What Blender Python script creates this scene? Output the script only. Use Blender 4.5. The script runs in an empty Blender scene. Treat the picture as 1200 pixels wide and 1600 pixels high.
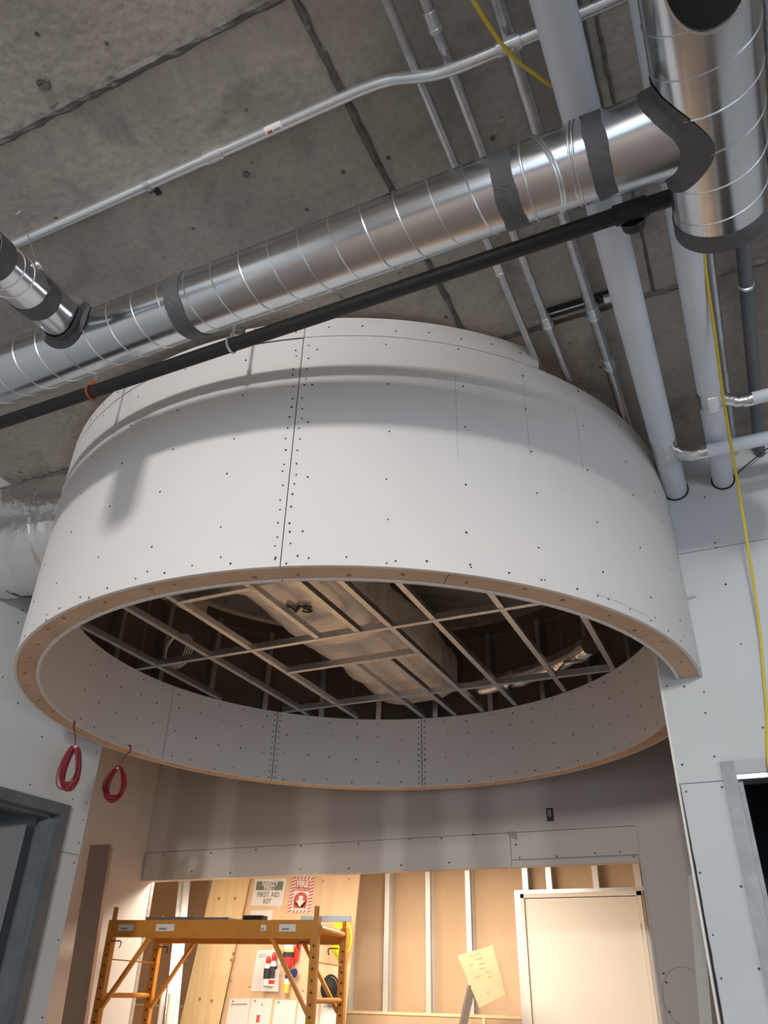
import bpy, bmesh, math, random
from mathutils import Vector, Matrix
random.seed(7)
sc = bpy.context.scene
PI = math.pi

# ------------------------------------------------------------------ camera
# X runs along the building's cross axis (u), Y along its long axis (v)
EZ = 1.45
FPX = 1214.0
PIT, ROL, PHI = math.radians(31.9), math.radians(1.4), math.radians(25.3)
def _cam_axes():
    R = Vector((1, 0, 0)); F = Vector((0, math.cos(PIT), math.sin(PIT))); U = Vector((0, -math.sin(PIT), math.cos(PIT)))
    c, s = math.cos(ROL), math.sin(ROL)
    R, U = R*c + U*s, -R*s + U*c
    M = Matrix(((math.cos(PHI), -math.sin(PHI), 0), (math.sin(PHI), math.cos(PHI), 0), (0, 0, 1)))
    return M @ R, M @ U, M @ F
CR, CU, CF = _cam_axes()
CO = Vector((0, 0, EZ))
cam_d = bpy.data.cameras.new('camera')
cam = bpy.data.objects.new('camera', cam_d)
sc.collection.objects.link(cam)
cam_d.sensor_fit = 'VERTICAL'; cam_d.sensor_height = 24.0
cam_d.lens = FPX/1600*24.0
cam_d.clip_start = 0.05; cam_d.clip_end = 100
cam.matrix_world = Matrix(((CR.x, CU.x, -CF.x, CO.x), (CR.y, CU.y, -CF.y, CO.y), (CR.z, CU.z, -CF.z, CO.z), (0, 0, 0, 1)))
sc.camera = cam

# ------------------------------------------------------------------ world, lights, exposure
w = bpy.data.worlds.new('world'); sc.world = w; w.use_nodes = True
w.node_tree.nodes['Background'].inputs[0].default_value = (0.75, 0.86, 1.0, 1)
w.node_tree.nodes['Background'].inputs[1].default_value = 0.3
sc.view_settings.view_transform = 'Standard'; sc.view_settings.look = 'None'
sc.view_settings.gamma = 1.0; sc.view_settings.use_curve_mapping = False
sc.view_settings.exposure = 0.0

def area_light(name, loc, target, sx, sy, power, col):
    l = bpy.data.lights.new(name, 'AREA'); l.shape = 'RECTANGLE'; l.size = sx; l.size_y = sy
    l.energy = power; l.color = col
    o = bpy.data.objects.new(name, l); sc.collection.objects.link(o)
    o.location = loc
    o.rotation_euler = (Vector(target) - Vector(loc)).to_track_quat('-Z', 'Y').to_euler()
    return o
# hanging work light of the unfinished room, behind the photographer
area_light('work_light', (0.42, -4.7, 3.02), (-1.5, 1.7, 2.8), 0.34, 0.34, 225, (1.0, 0.955, 0.915))
# daylight through the shop windows behind and to the right
area_light('rear_window_light', (0.9, -5.85, 1.55), (0.9, 0, 1.6), 4.2, 2.3, 56, (0.62, 0.81, 1.0))
area_light('side_window_light', (3.85, -1.6, 1.6), (0, -1.4, 1.7), 3.6, 2.3, 56, (0.62, 0.81, 1.0))
# hidden lamp of the room behind the opening, then an added second one
area_light('back_room_light', (-2.3, 5.55, 2.45), (-2.3, 5.65, 0), 0.8, 0.3, 64, (1.0, 0.85, 0.68))
area_light('back_room_light', (-3.8, 5.25, 2.42), (-3.8, 5.3, 0), 0.8, 0.3, 40, (1.0, 0.85, 0.68))  # added light that brightens the left of the back room and the niche

# ------------------------------------------------------------------ helpers
def px(x, y):
    return CR*((x-600)/FPX) + CU*((800-y)/FPX) + CF
def on_v(x, y, v):
    d = px(x, y); return CO + d*(v/d.y)
def on_z(x, y, z):
    d = px(x, y); return CO + d*((z-EZ)/d.z)
def on_u(x, y, u):
    d = px(x, y); return CO + d*(u/d.x)

def chain(o):      # summed location of an object and its ancestors
    off = Vector((0, 0, 0))
    while o is not None: off = off + o.location; o = o.parent
    return off

class MB:
    def __init__(self):
        self.v = []; self.f = []; self.m = []; self.cur = 0
    def add(self, vs, fs):
        b = len(self.v)
        self.v += [tuple(p) for p in vs]
        self.f += [tuple(b+i for i in f) for f in fs]; self.m += [self.cur]*len(fs)
        return self
    def box(self, x0, x1, y0, y1, z0, z1):
        return self.add([(x0,y0,z0),(x1,y0,z0),(x1,y1,z0),(x0,y1,z0),(x0,y0,z1),(x1,y0,z1),(x1,y1,z1),(x0,y1,z1)],
            [(3,2,1,0),(4,5,6,7),(0,1,5,4),(1,2,6,5),(2,3,7,6),(3,0,4,7)])
    def bar(self, p, q, w, h, up=(0,0,1)):
        p = Vector(p); q = Vector(q); d = (q-p).normalized(); up = Vector(up)
        s = d.cross(up)
        if s.length < 1e-4: s = d.cross(Vector((1,0,0)))
        s.normalize(); t = s.cross(d).normalized()
        s *= w/2; t *= h/2
        return self.add([p-s-t,p+s-t,p+s+t,p-s+t,q-s-t,q+s-t,q+s+t,q-s+t],
            [(3,2,1,0),(4,5,6,7),(0,1,5,4),(1,2,6,5),(2,3,7,6),(3,0,4,7)])
    def quad(self, c, th, n=None):
        """slab with four front corners c (any order round), thickness th behind along n"""
        c = [Vector(k) for k in c]
        if n is None: n = (c[1]-c[0]).cross(c[3]-c[0]).normalized()
        n = Vector(n)
        b = [k + n*th for k in c]
        return self.add(c+b, [(0,1,2,3),(7,6,5,4),(0,4,5,1),(1,5,6,2),(2,6,7,3),(3,7,4,0)])
    def tube(self, pts, r, n=12, caps=True, closed=False):
        pts = [Vector(p) for p in pts]; k = len(pts)
        rs = r if isinstance(r, (list, tuple)) else [r]*k
        tan = []
        for i in range(k):
            if closed: t = pts[(i+1)%k]-pts[i-1]
            else: t = pts[min(i+1,k-1)]-pts[max(i-1,0)]
            tan.append(t.normalized())
        a = Vector((0,0,1)) if abs(tan[0].z) < 0.9 else Vector((1,0,0))
        nrm = (a - tan[0]*a.dot(tan[0])).normalized()
        vs = []
        for i in range(k):
            nrm = (nrm - tan[i]*nrm.dot(tan[i])).normalized(); bi = tan[i].cross(nrm)
            for j in range(n):
                an = 2*PI*j/n
                vs.append(pts[i] + (nrm*math.cos(an) + bi*math.sin(an))*rs[i])
        fs = []
        for i in range(k if closed else k-1):
            i2 = (i+1) % k
            for j in range(n):
                j2 = (j+1) % n
                fs.append((i*n+j, i*n+j2, i2*n+j2, i2*n+j))
        if caps and not closed:
            fs.append(tuple(reversed(range(n)))); fs.append(tuple((k-1)*n+j for j in range(n)))
        return self.add(vs, fs)
    def sphere(self, c, rx, ry, rz, n=12, m=8):
        vs = []; fs = []
        for i in range(m+1):
            th = PI*i/m
            for j in range(n):
                ph = 2*PI*j/n
                vs.append((c[0]+rx*math.sin(th)*math.cos(ph), c[1]+ry*math.sin(th)*math.sin(ph), c[2]+rz*math.cos(th)))
        for i in range(m):
            for j in range(n):
                j2 = (j+1)%n
                fs.append((i*n+j, (i+1)*n+j, (i+1)*n+j2, i*n+j2))
        return self.add(vs, fs)
    def arc(self, c, r0, r1, a0, a1, z0, z1, seg=4.0, inner_mat=None):
        """curved slab, angles in degrees"""
        n = max(1, int(math.ceil((a1-a0)/seg)))
        vs = []
        for i in range(n+1):
            a = math.radians(a0+(a1-a0)*i/n); ca, sa = math.cos(a), math.sin(a)
            for r, z in ((r0,z0),(r1,z0),(r1,z1),(r0,z1)):
                vs.append((c[0]+r*ca, c[1]+r*sa, z))
        base = self.cur
        for i in range(n):
            for k in range(4):
                k2 = (k+1) % 4
                if k == 3 and inner_mat is not None: self.cur = inner_mat
                if i == 0 and k == 0: b = len(self.v); self.v += [tuple(p) for p in vs]
                self.f.append((b+i*4+k, b+(i+1)*4+k, b+(i+1)*4+k2, b+i*4+k2)); self.m.append(self.cur)
                self.cur = base
        self.f.append((b, b+1, b+2, b+3)); self.m.append(base)
        e = b+n*4
        self.f.append((e+3, e+2, e+1, e)); self.m.append(base)
        return self
    def build(self, name, mats, parent=None, smooth=False):
        me = bpy.data.meshes.new(name)
        me.from_pydata(self.v, [], self.f)
        if not isinstance(mats, (list, tuple)): mats = [mats]
        for m in mats: me.materials.append(m)
        me.polygons.foreach_set('material_index', self.m)
        bm = bmesh.new(); bm.from_mesh(me)
        bmesh.ops.recalc_face_normals(bm, faces=bm.faces)
        bm.to_mesh(me); bm.free()
        if smooth:
            me.polygons.foreach_set('use_smooth', [True]*len(me.polygons))
            try: me.set_sharp_from_angle(angle=math.radians(40))
            except Exception: pass
        me.update()
        o = bpy.data.objects.new(name, me); sc.collection.objects.link(o)
        if parent is not None:
            o.parent = parent
            me.transform(Matrix.Translation(-chain(parent)))
        return o

def tag(o, label=None, cat=None, group=None, kind=None):
    if label: o['label'] = label
    if cat: o['category'] = cat
    if group: o['group'] = group
    if kind: o['kind'] = kind
    return o
def empty(name, loc, label, cat, group=None):
    o = bpy.data.objects.new(name, None); sc.collection.objects.link(o); o.location = loc
    o.empty_display_size = 0.1
    return tag(o, label, cat, group)
def struct(o):
    o['kind'] = 'structure'; return o
def text_mesh(name, body, size, origin, ux, uy, mat, parent, depth=0.0008, align='CENTER', bold=0.0):
    """flat lettering: origin, text x direction ux, text up direction uy"""
    cu = bpy.data.curves.new(name, 'FONT'); cu.body = body; cu.size = size; cu.align_x = align; cu.align_y = 'CENTER'
    cu.extrude = depth; cu.offset = bold; cu.resolution_u = 3
    t = bpy.data.objects.new(name+'_tmp', cu); sc.collection.objects.link(t)
    dg = bpy.context.evaluated_depsgraph_get()
    me = bpy.data.meshes.new_from_object(t.evaluated_get(dg))
    bpy.data.objects.remove(t)
    ux = Vector(ux).normalized(); uy = Vector(uy).normalized(); uz = ux.cross(uy)
    M = Matrix(((ux.x, uy.x, uz.x, origin[0]), (ux.y, uy.y, uz.y, origin[1]), (ux.z, uy.z, uz.z, origin[2]), (0,0,0,1)))
    me.transform(M)
    if parent is not None: me.transform(Matrix.Translation(-chain(parent)))
    me.materials.clear(); me.materials.append(mat)
    o = bpy.data.objects.new(name, me); sc.collection.objects.link(o); o.parent = parent
    return o

# ------------------------------------------------------------------ materials
def new_mat(name):
    m = bpy.data.materials.new(name); m.use_nodes = True
    nt = m.node_tree
    return m, nt, nt.nodes['Principled BSDF']
def rgb(r, g, b): return (r, g, b, 1)
def mat(name, col, rough=0.6, metal=0.0, col2=None, scale=8.0, bump=0.0, bscale=60.0, detail=6.0, stretch=None, lo=0.35, hi=0.65, rvar=0.0, spec=None):
    m, nt, b = new_mat(name)
    b.inputs['Base Color'].default_value = rgb(*col); b.inputs['Roughness'].default_value = rough; b.inputs['Metallic'].default_value = metal
    if spec is not None: b.inputs['Specular IOR Level'].default_value = spec
    if col2 or bump or rvar:
        tc = nt.nodes.new('ShaderNodeTexCoord'); mp = nt.nodes.new('ShaderNodeMapping')
        nt.links.new(tc.outputs['Object'], mp.inputs[0])
        if stretch: mp.inputs['Scale'].default_value = stretch
        if col2 or rvar:
            n = nt.nodes.new('ShaderNodeTexNoise'); n.inputs['Scale'].default_value = scale; n.inputs['Detail'].default_value = detail
            nt.links.new(mp.outputs[0], n.inputs['Vector'])
        if col2:
            cr = nt.nodes.new('ShaderNodeValToRGB'); cr.color_ramp.elements[0].position = lo; cr.color_ramp.elements[1].position = hi
            cr.color_ramp.elements[0].color = rgb(*col); cr.color_ramp.elements[1].color = rgb(*col2)
            nt.links.new(n.outputs['Fac'], cr.inputs[0]); nt.links.new(cr.outputs[0], b.inputs['Base Color'])
        if rvar:
            mr = nt.nodes.new('ShaderNodeMapRange'); mr.inputs[1].default_value = 0.3; mr.inputs[2].default_value = 0.7
            mr.inputs[3].default_value = max(0.02, rough-rvar); mr.inputs[4].default_value = rough+rvar
            nt.links.new(n.outputs['Fac'], mr.inputs[0]); nt.links.new(mr.outputs[0], b.inputs['Roughness'])
        if bump:
            n2 = nt.nodes.new('ShaderNodeTexNoise'); n2.inputs['Scale'].default_value = bscale; n2.inputs['Detail'].default_value = 5
            nt.links.new(mp.outputs[0], n2.inputs['Vector'])
            bp = nt.nodes.new('ShaderNodeBump'); bp.inputs['Strength'].default_value = bump; bp.inputs['Distance'].default_value = 0.01
            nt.links.new(n2.outputs['Fac'], bp.inputs['Height']); nt.links.new(bp.outputs[0], b.inputs['Normal'])
    return m

def concrete_ceiling():
    m, nt, b = new_mat('board_formed_concrete')
    tc = nt.nodes.new('ShaderNodeTexCoord')
    def noise(s, d, dist=0.0):
        n = nt.nodes.new('ShaderNodeTexNoise'); n.inputs['Scale'].default_value = s; n.inputs['Detail'].default_value = d
        n.inputs['Distortion'].default_value = dist
        nt.links.new(tc.outputs['Object'], n.inputs['Vector']); return n
    def ramp(src, p0, c0, p1, c1):
        r = nt.nodes.new('ShaderNodeValToRGB'); r.color_ramp.elements[0].position = p0; r.color_ramp.elements[1].position = p1
        r.color_ramp.elements[0].color = rgb(*c0); r.color_ramp.elements[1].color = rgb(*c1)
        nt.links.new(src, r.inputs[0]); return r
    def mul(a, c, f=1.0):
        x = nt.nodes.new('ShaderNodeMixRGB'); x.blend_type = 'MULTIPLY'; x.inputs[0].default_value = f
        nt.links.new(a, x.inputs[1]); nt.links.new(c, x.inputs[2]); return x
    base = ramp(noise(1.6, 7).outputs['Fac'], 0.32, (0.285, 0.258, 0.227), 0.68, (0.45, 0.412, 0.366))
    blot = ramp(noise(4.5, 8, 0.6).outputs['Fac'], 0.30, (0.55, 0.56, 0.55), 0.46, (1, 1, 1))
    fine = ramp(noise(45, 4).outputs['Fac'], 0.25, (0.8, 0.8, 0.8), 0.6, (1.03, 1.03, 1.03))
    vo = nt.nodes.new('ShaderNodeTexVoronoi'); vo.inputs['Scale'].default_value = 13; vo.inputs['Randomness'].default_value = 1
    nt.links.new(tc.outputs['Object'], vo.inputs['Vector'])
    # bug holes: only some cells carry one
    spot = ramp(vo.outputs['Distance'], 0.06, (0.25, 0.23, 0.2), 0.13, (1, 1, 1))
    sep = nt.nodes.new('ShaderNodeSeparateColor'); nt.links.new(vo.outputs['Color'], sep.inputs[0])
    gate = nt.nodes.new('ShaderNodeMath'); gate.operation = 'LESS_THAN'; gate.inputs[1].default_value = 0.22
    nt.links.new(sep.outputs[0], gate.inputs[0])
    a = mul(base.outputs[0], blot.outputs[0], 0.7); a = mul(a.outputs[0], fine.outputs[0], 0.8)
    s = nt.nodes.new('ShaderNodeMixRGB'); s.blend_type = 'MULTIPLY'
    nt.links.new(gate.outputs[0], s.inputs[0]); nt.links.new(a.outputs[0], s.inputs[1]); nt.links.new(spot.outputs[0], s.inputs[2])
    nt.links.new(s.outputs[0], b.inputs['Base Color'])
    b.inputs['Roughness'].default_value = 0.8
    bp = nt.nodes.new('ShaderNodeBump'); bp.inputs['Strength'].default_value = 0.35; bp.inputs['Distance'].default_value = 0.01
    nt.links.new(noise(30, 6).outputs['Fac'], bp.inputs['Height']); nt.links.new(bp.outputs[0], b.inputs['Normal'])
    return m

def mudded_wall(bands, base, mud):
    """drywall paper with smeared joint-compound bands centred on the given u positions"""
    m, nt, b = new_mat('taped_drywall')
    tc = nt.nodes.new('ShaderNodeTexCoord'); sp = nt.nodes.new('ShaderNodeSeparateXYZ'); nt.links.new(tc.outputs['Object'], sp.inputs[0])
    nz = nt.nodes.new('ShaderNodeTexNoise'); nz.inputs['Scale'].default_value = 3.0; nt.links.new(tc.outputs['Object'], nz.inputs['Vector'])
    wob = nt.nodes.new('ShaderNodeMath'); wob.operation = 'MULTIPLY_ADD'; wob.inputs[1].default_value = 0.10
    nt.links.new(nz.outputs['Fac'], wob.inputs[0]); nt.links.new(sp.outputs[0], wob.inputs[2])
    acc = None
    for u, hw in bands:
        d = nt.nodes.new('ShaderNodeMath'); d.operation = 'SUBTRACT'; d.inputs[1].default_value = u+0.05; nt.links.new(wob.outputs[0], d.inputs[0])
        ab = nt.nodes.new('ShaderNodeMath'); ab.operation = 'ABSOLUTE'; nt.links.new(d.outputs[0], ab.inputs[0])
        mr = nt.nodes.new('ShaderNodeMapRange'); mr.inputs[1].default_value = hw; mr.inputs[2].default_value = hw*0.45; nt.links.new(ab.outputs[0], mr.inputs[0])
        if acc is None: acc = mr
        else:
            mx = nt.nodes.new('ShaderNodeMath'); mx.operation = 'MAXIMUM'; nt.links.new(acc.outputs[0], mx.inputs[0]); nt.links.new(mr.outputs[0], mx.inputs[1]); acc = mx
    mix = nt.nodes.new('ShaderNodeMixRGB'); mix.inputs[1].default_value = rgb(*base); mix.inputs[2].default_value = rgb(*mud)
    nt.links.new(acc.outputs[0], mix.inputs[0]); nt.links.new(mix.outputs[0], b.inputs['Base Color'])
    b.inputs['Roughness'].default_value = 0.75
    return m

M = {}
M['ceiling'] = concrete_ceiling()
M['fin'] = mat('concrete_fin', (0.10, 0.094, 0.084), 0.9, col2=(0.17, 0.16, 0.145), scale=25, bump=0.8, bscale=60)
M['floor'] = mat('dusty_floor', (0.39, 0.325, 0.285), 0.7, col2=(0.46, 0.385, 0.34), scale=2)
M['drywall'] = mat('drywall_paper', (0.72, 0.695, 0.675), 0.75, col2=(0.755, 0.73, 0.71), scale=1.5)
M['drywall_cool'] = mat('drywall_paper_grey', (0.55, 0.58, 0.60), 0.75, col2=(0.59, 0.62, 0.635), scale=1.5)
M['gypsum'] = mat('gypsum_core', (0.80, 0.78, 0.74), 0.9)
M['kraft'] = mat('kraft_backing', (0.50, 0.35, 0.215), 0.8, col2=(0.56, 0.40, 0.26), scale=2.5, stretch=(1, 1, 0.6))
M['mud'] = mudded_wall([(-3.98, 0.12), (-3.42, 0.13), (-2.72, 0.16), (-2.12, 0.1), (-1.70, 0.14), (-1.30, 0.2)], (0.50, 0.465, 0.445), (0.64, 0.61, 0.585))
M['mud_left'] = mat('skimmed_drywall', (0.60, 0.555, 0.53), 0.75, col2=(0.68, 0.64, 0.615), scale=1.6, stretch=(1, 2.5, 0.25))
M['galv'] = mat('galvanised_duct', (0.52, 0.545, 0.575), 0.20, 1.0, col2=(0.58, 0.60, 0.62), scale=9, detail=1)
M['galv_stud'] = mat('galvanised_stud', (0.55, 0.56, 0.57), 0.38, 1.0, col2=(0.66, 0.67, 0.68), scale=40)
M['lit_stud'] = mat('lit_stud', (0.72, 0.70, 0.67), 0.4, 0.45)  # lit copy of the stud steel: lamp and window light put into the colour
M['galv_dull'] = mat('galvanised_conduit', (0.50, 0.52, 0.54), 0.36, 0.9, col2=(0.60, 0.62, 0.64), scale=30)
M['emt'] = mat('bright_conduit', (0.70, 0.73, 0.76), 0.30, 0.85)
M['seam'] = mat('lock_seam', (0.66, 0.67, 0.68), 0.35, 1.0)
M['tape'] = mat('duct_sealant', (0.075, 0.077, 0.083), 0.62, col2=(0.095, 0.097, 0.103), scale=30, bump=0.4, bscale=90)
M['dark_metal'] = mat('dark_steel', (0.035, 0.035, 0.036), 0.5, 0.5)
M['black_pipe'] = mat('black_iron', (0.012, 0.012, 0.013), 0.5, 0.0, bump=0.2, bscale=80)
M['white_pipe'] = mat('white_jacket', (0.64, 0.70, 0.78), 0.5, col2=(0.69, 0.745, 0.82), scale=5)
M['grey_pipe'] = mat('grey_pvc', (0.12, 0.135, 0.155), 0.5)
M['foil'] = mat('foil_tape', (0.80, 0.80, 0.80), 0.20, 1.0, bump=0.6, bscale=28)
M['foil_wrap'] = mat('foil_insulation', (0.86, 0.84, 0.82), 0.20, 0.95, col2=(0.74, 0.73, 0.71), scale=5, bump=0.9, bscale=11)
M['foil_warm'] = mat('foil_backed_insulation', (1.0, 0.89, 0.77), 0.26, 0.12, col2=(0.88, 0.76, 0.65), scale=4, bump=0.8, bscale=12)
M['plywood'] = mat('plywood_rim', (0.53, 0.37, 0.25), 0.7, col2=(0.64, 0.46, 0.32), scale=5, stretch=(1, 1, 8))
M['sheet'] = mat('plywood_sheet', (0.66, 0.46, 0.28), 0.65, col2=(0.74, 0.53, 0.34), scale=2.5, stretch=(5, 1, 0.6))
M['lumber'] = mat('pine_plank', (0.76, 0.56, 0.30), 0.6, col2=(0.84, 0.65, 0.38), scale=3, stretch=(6, 6, 0.5))
M['knot'] = mat('wood_knot', (0.33, 0.16, 0.07), 0.7)
M['brown'] = mat('brown_board', (0.30, 0.16, 0.10), 0.85, col2=(0.38, 0.22, 0.15), scale=12)
M['screw'] = mat('screw_head', (0.03, 0.03, 0.035), 0.5, 0.3)
M['gap'] = mat('open_joint', (0.03, 0.028, 0.026), 0.95)
M['pencil'] = mat('pencil_mark', (0.40, 0.38, 0.37), 0.8)
M['frame'] = mat('primed_door_frame', (0.145, 0.16, 0.175), 0.4, 0.35, col2=(0.185, 0.20, 0.215), scale=6)
M['frame_bright'] = mat('galvanised_door_frame', (0.19, 0.215, 0.235), 0.5, 0.4, col2=(0.25, 0.275, 0.295), scale=14)
M['door_grey'] = mat('grey_door_leaf', (0.085, 0.092, 0.097), 0.5)
M['door_cream'] = mat('primed_door', (0.70, 0.655, 0.58), 0.5)
M['yellow_paint'] = mat('scaffold_paint', (0.58, 0.225, 0.022), 0.45, col2=(0.65, 0.27, 0.035), scale=10)
M['mill_print'] = mat('faded_print', (0.52, 0.53, 0.56), 0.8)
M['cable_yellow'] = mat('yellow_cable', (0.68, 0.52, 0.05), 0.5)
M['cable_red'] = mat('red_cable', (0.21, 0.010, 0.018), 0.4)
M['orange_clamp'] = mat('orange_clamp', (0.35, 0.07, 0.02), 0.5)
M['white'] = mat('white_plastic', (0.78, 0.77, 0.75), 0.5)
M['paper'] = mat('white_paper', (0.74, 0.72, 0.70), 0.7)
M['ink'] = mat('black_ink', (0.03, 0.03, 0.035), 0.7)
M['ink_grey'] = mat('grey_ink', (0.30, 0.29, 0.29), 0.7)
M['ink_green'] = mat('dark_green_ink', (0.16, 0.20, 0.17), 0.7)
M['ink_red'] = mat('red_ink', (0.55, 0.10, 0.08), 0.6)
M['red'] = mat('red_plastic', (0.62, 0.03, 0.025), 0.4)
M['blue'] = mat('blue_plastic', (0.02, 0.035, 0.20), 0.4)
M['label_yellow'] = mat('yellow_label', (0.78, 0.60, 0.12), 0.5)
M['hat_yellow'] = mat('yellow_hard_hat', (0.75, 0.68, 0.04), 0.35)
M['card'] = mat('cardboard', (0.46, 0.31, 0.18), 0.8, col2=(0.52, 0.36, 0.22), scale=6)
M['black'] = mat('black_matte', (0.012, 0.012, 0.013), 0.8)
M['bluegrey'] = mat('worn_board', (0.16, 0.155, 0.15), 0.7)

def clear_plastic():
    m, nt, b = new_mat('clear_bag')
    b.inputs['Base Color'].default_value = rgb(0.9, 0.9, 0.9); b.inputs['Roughness'].default_value = 0.15
    b.inputs['Alpha'].default_value = 0.35
    return m
M['clear'] = clear_plastic()

# ------------------------------------------------------------------ room shell
CZ = 3.56            # ceiling height
LU = -3.045          # left wall face
RV = 3.12            # plane of the right wall face and of the opening
EDGE_U = -0.257      # free edge of the right wall
FV = 4.75            # header / far wall face
NU = -4.07           # side wall beyond the opening
BV = 6.8             # back room wall

struct(MB().box(-7.0, 4.2, -6.2, 7.2, -0.1, 0.0).build('floor', M['floor']))
ceil = struct(MB().box(-7.0, 4.2, -6.2, 7.2, CZ, CZ+0.15).build('ceiling', M['ceiling']))
# ragged concrete fins left by the form joints
def fin(p, q, wd=0.03, hh=0.014):
    p = Vector((p[0], p[1], CZ)); q = Vector((q[0], q[1], CZ)); d = (q-p); L = d.length; d.normalize(); s = Vector((-d.y, d.x, 0))
    n = max(4, int(L/0.035)); mb = MB(); vs = []; fs = []
    for i in range(n+1):
        c = p + d*(L*i/n); w0 = wd*(0.72+0.4*random.random()); o = s*random.uniform(-0.0018, 0.0018)
        vs += [c - s*w0*0.5 + o, c - s*w0*0.15 + o - Vector((0,0,hh*random.uniform(0.5,1))), c + s*w0*0.2 + o - Vector((0,0,hh*random.uniform(0.3,1))), c + s*w0*0.5 + o]
    for i in range(n):
        for k in range(3): fs.append((i*4+k, (i+1)*4+k, (i+1)*4+k+1, i*4+k+1))
    mb.add(vs, fs)
    return mb.build('form_joint', M['fin'], ceil)
fin((-3.0, 0.75), (4.0, 0.75), 0.034)
fin((-0.645, -2.0), (-0.645, 3.1), 0.026)
fin((-3.0, 2.11), (4.0, 2.11), 0.026)
fin((0.03, 0.4), (0.03, 2.11), 0.012, 0.006)
fin((0.0, 0.4), (0.0, 1.5), 0.008, 0.004)
fin((-3.0, -0.6), (4.0, -0.6), 0.03)
# broken-off tie stubs and rust spots on the slab
for (x, y), r in (((68,130),0.022), ((385,272),0.012), ((236,297),0.010), ((50,430),0.008), ((770,215),0.008), ((95,345),0.006)):
    c = on_z(x, y, CZ); mb = MB(); mb.tube([(c.x,c.y,CZ+0.002),(c.x,c.y,CZ-0.008)], [r, r*0.75], 9); mb.build('tie_hole_plug', M['fin'], ceil)

# --- left wall with its door
DL0, DL1 = 1.95, 2.955     # outer frame extents along v
wl = struct(MB().box(LU-0.12, LU, -6.0, DL0+0.02, 0, CZ).build('wall_left', M['drywall_cool']))
MB().box(LU-0.12, LU, DL1-0.02, 3.085, 0, 1.995).build('drywall_panel', M['drywall_cool'], wl)
MB().box(LU-0.12, LU, DL1-0.02, 3.085, 1.998, CZ).build('drywall_panel', M['drywall_cool'], wl)
MB().box(LU-0.12, LU, DL0+0.02, DL1-0.02, 2.18, CZ).build('drywall_panel', M['drywall_cool'], wl)
def screw_set(pts, nrm, parent, r=0.0042):
    """flush screw heads: one joined piece"""
    mb = MB()
    for p in pts:
        p = Vector(p); n = Vector(nrm(p)) if callable(nrm) else Vector(nrm)
        mb.tube([p - n*0.001, p + n*0.0012], r*random.uniform(0.8, 1.15), 6)
    o = mb.build('screw_heads', M['screw'], parent); o['kind'] = 'stuff'; return o
pts = []
for x, y in ((28,1099),(4,1058),(35,953),(28,973),(65,1151),(151,1175),(113,1249),(135,1254),(130,1281),(47,1226),(98,1316),(116,1348),(123,1317),(91,1469),(66,1590)):
    p = on_u(x, y, LU)
    if p.y < 3.07: pts.append((LU, p.y, p.z))
for z in (0.2, 0.5, 0.8, 1.1): pts += [(LU, 3.0, z), (LU, 3.06, z+0.1)]
screw_set(pts, (1,0,0), wl)
struct(MB().box(-4.25, LU-0.12, 2.965, 3.085, 0, CZ).build('wall_return', M['drywall_cool']))
# door frame, pressed steel
d1 = struct(MB().box(LU-0.14, LU+0.012, DL1-0.05, DL1, 0, 2.20).build('door_1', M['frame']))
MB().box(LU-0.14, LU+0.012, DL0, DL0+0.05, 0, 2.20).build('jamb', M['frame'], d1)
MB().box(LU-0.14, LU+0.012, DL0+0.05, DL1-0.05, 2.15, 2.20).build('head', M['frame'], d1)
MB().box(LU-0.11, LU-0.035, DL1-0.068, DL1-0.05, 0, 2.135).build('stop', M['frame_bright'], d1)
MB().box(LU-0.11, LU-0.035, DL0+0.05, DL1-0.068, 2.135, 2.15).build('stop', M['frame'], d1)
mb = MB(); mb.bar((LU-0.16, DL1-0.08, 1.06), (LU-0.80, DL1-0.66, 1.06), 0.045, 2.10); mb.build('leaf', M['door_grey'], d1)
# dark little room behind it
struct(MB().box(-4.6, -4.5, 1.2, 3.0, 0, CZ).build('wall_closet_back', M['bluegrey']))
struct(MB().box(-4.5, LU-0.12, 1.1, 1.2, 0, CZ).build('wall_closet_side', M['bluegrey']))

# --- right wall with its door opening
DR0 = -0.100
wr = struct(MB().box(EDGE_U+0.002, 4.1, RV+0.012, RV+0.12, 2.17, CZ).build('wall_right', M['drywall_cool']))
MB().box(EDGE_U+0.002, DR0+0.03, RV+0.012, RV+0.12, 0, 2.17).build('wall_core', M['drywall_cool'], wr)
MB().box(0.93, 4.1, RV+0.012, RV+0.12, 0, 2.17).build('wall_core', M['drywall_cool'], wr)
MB().box(EDGE_U, 1.0, RV, RV+0.012, 2.132, 3.055).build('drywall_panel', M['drywall_cool'], wr)
MB().box(EDGE_U, 4.1, RV+0.001, RV+0.012, 3.058, CZ).build('drywall_panel', M['drywall_cool'], wr)
MB().box(1.003, 4.1, RV, RV+0.012, 2.132, 3.055).build('drywall_panel', M['drywall_cool'], wr)
MB().box(EDGE_U+0.008, DR0+0.002, RV, RV+0.012, 0, 2.129).build('drywall_panel', M['drywall_cool'], wr)
MB().box(0.98, 4.1, RV, RV+0.012, 0, 2.129).build('drywall_panel', M['drywall_cool'], wr)
mb = MB(); vs = []; fs = []
n = 40
for i in range(n+1):     # ragged open joint along the free edge
    z = 0.6 + (2.125-0.6)*i/n; wgap = 0.0025 + 0.0075*math.sin(PI*min(1, max(0, (z-1.0)/1.1)))*random.uniform(0.6, 1.0)
    vs += [(EDGE_U+0.006, RV-0.0012, z), (EDGE_U+0.006+wgap, RV-0.0012, z)]
for i in range(n): fs.append((2*i, 2*i+1, 2*i+3, 2*i+2))
mb.add(vs, fs); mb.build('edge_crack', M['gap'], wr)
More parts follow.
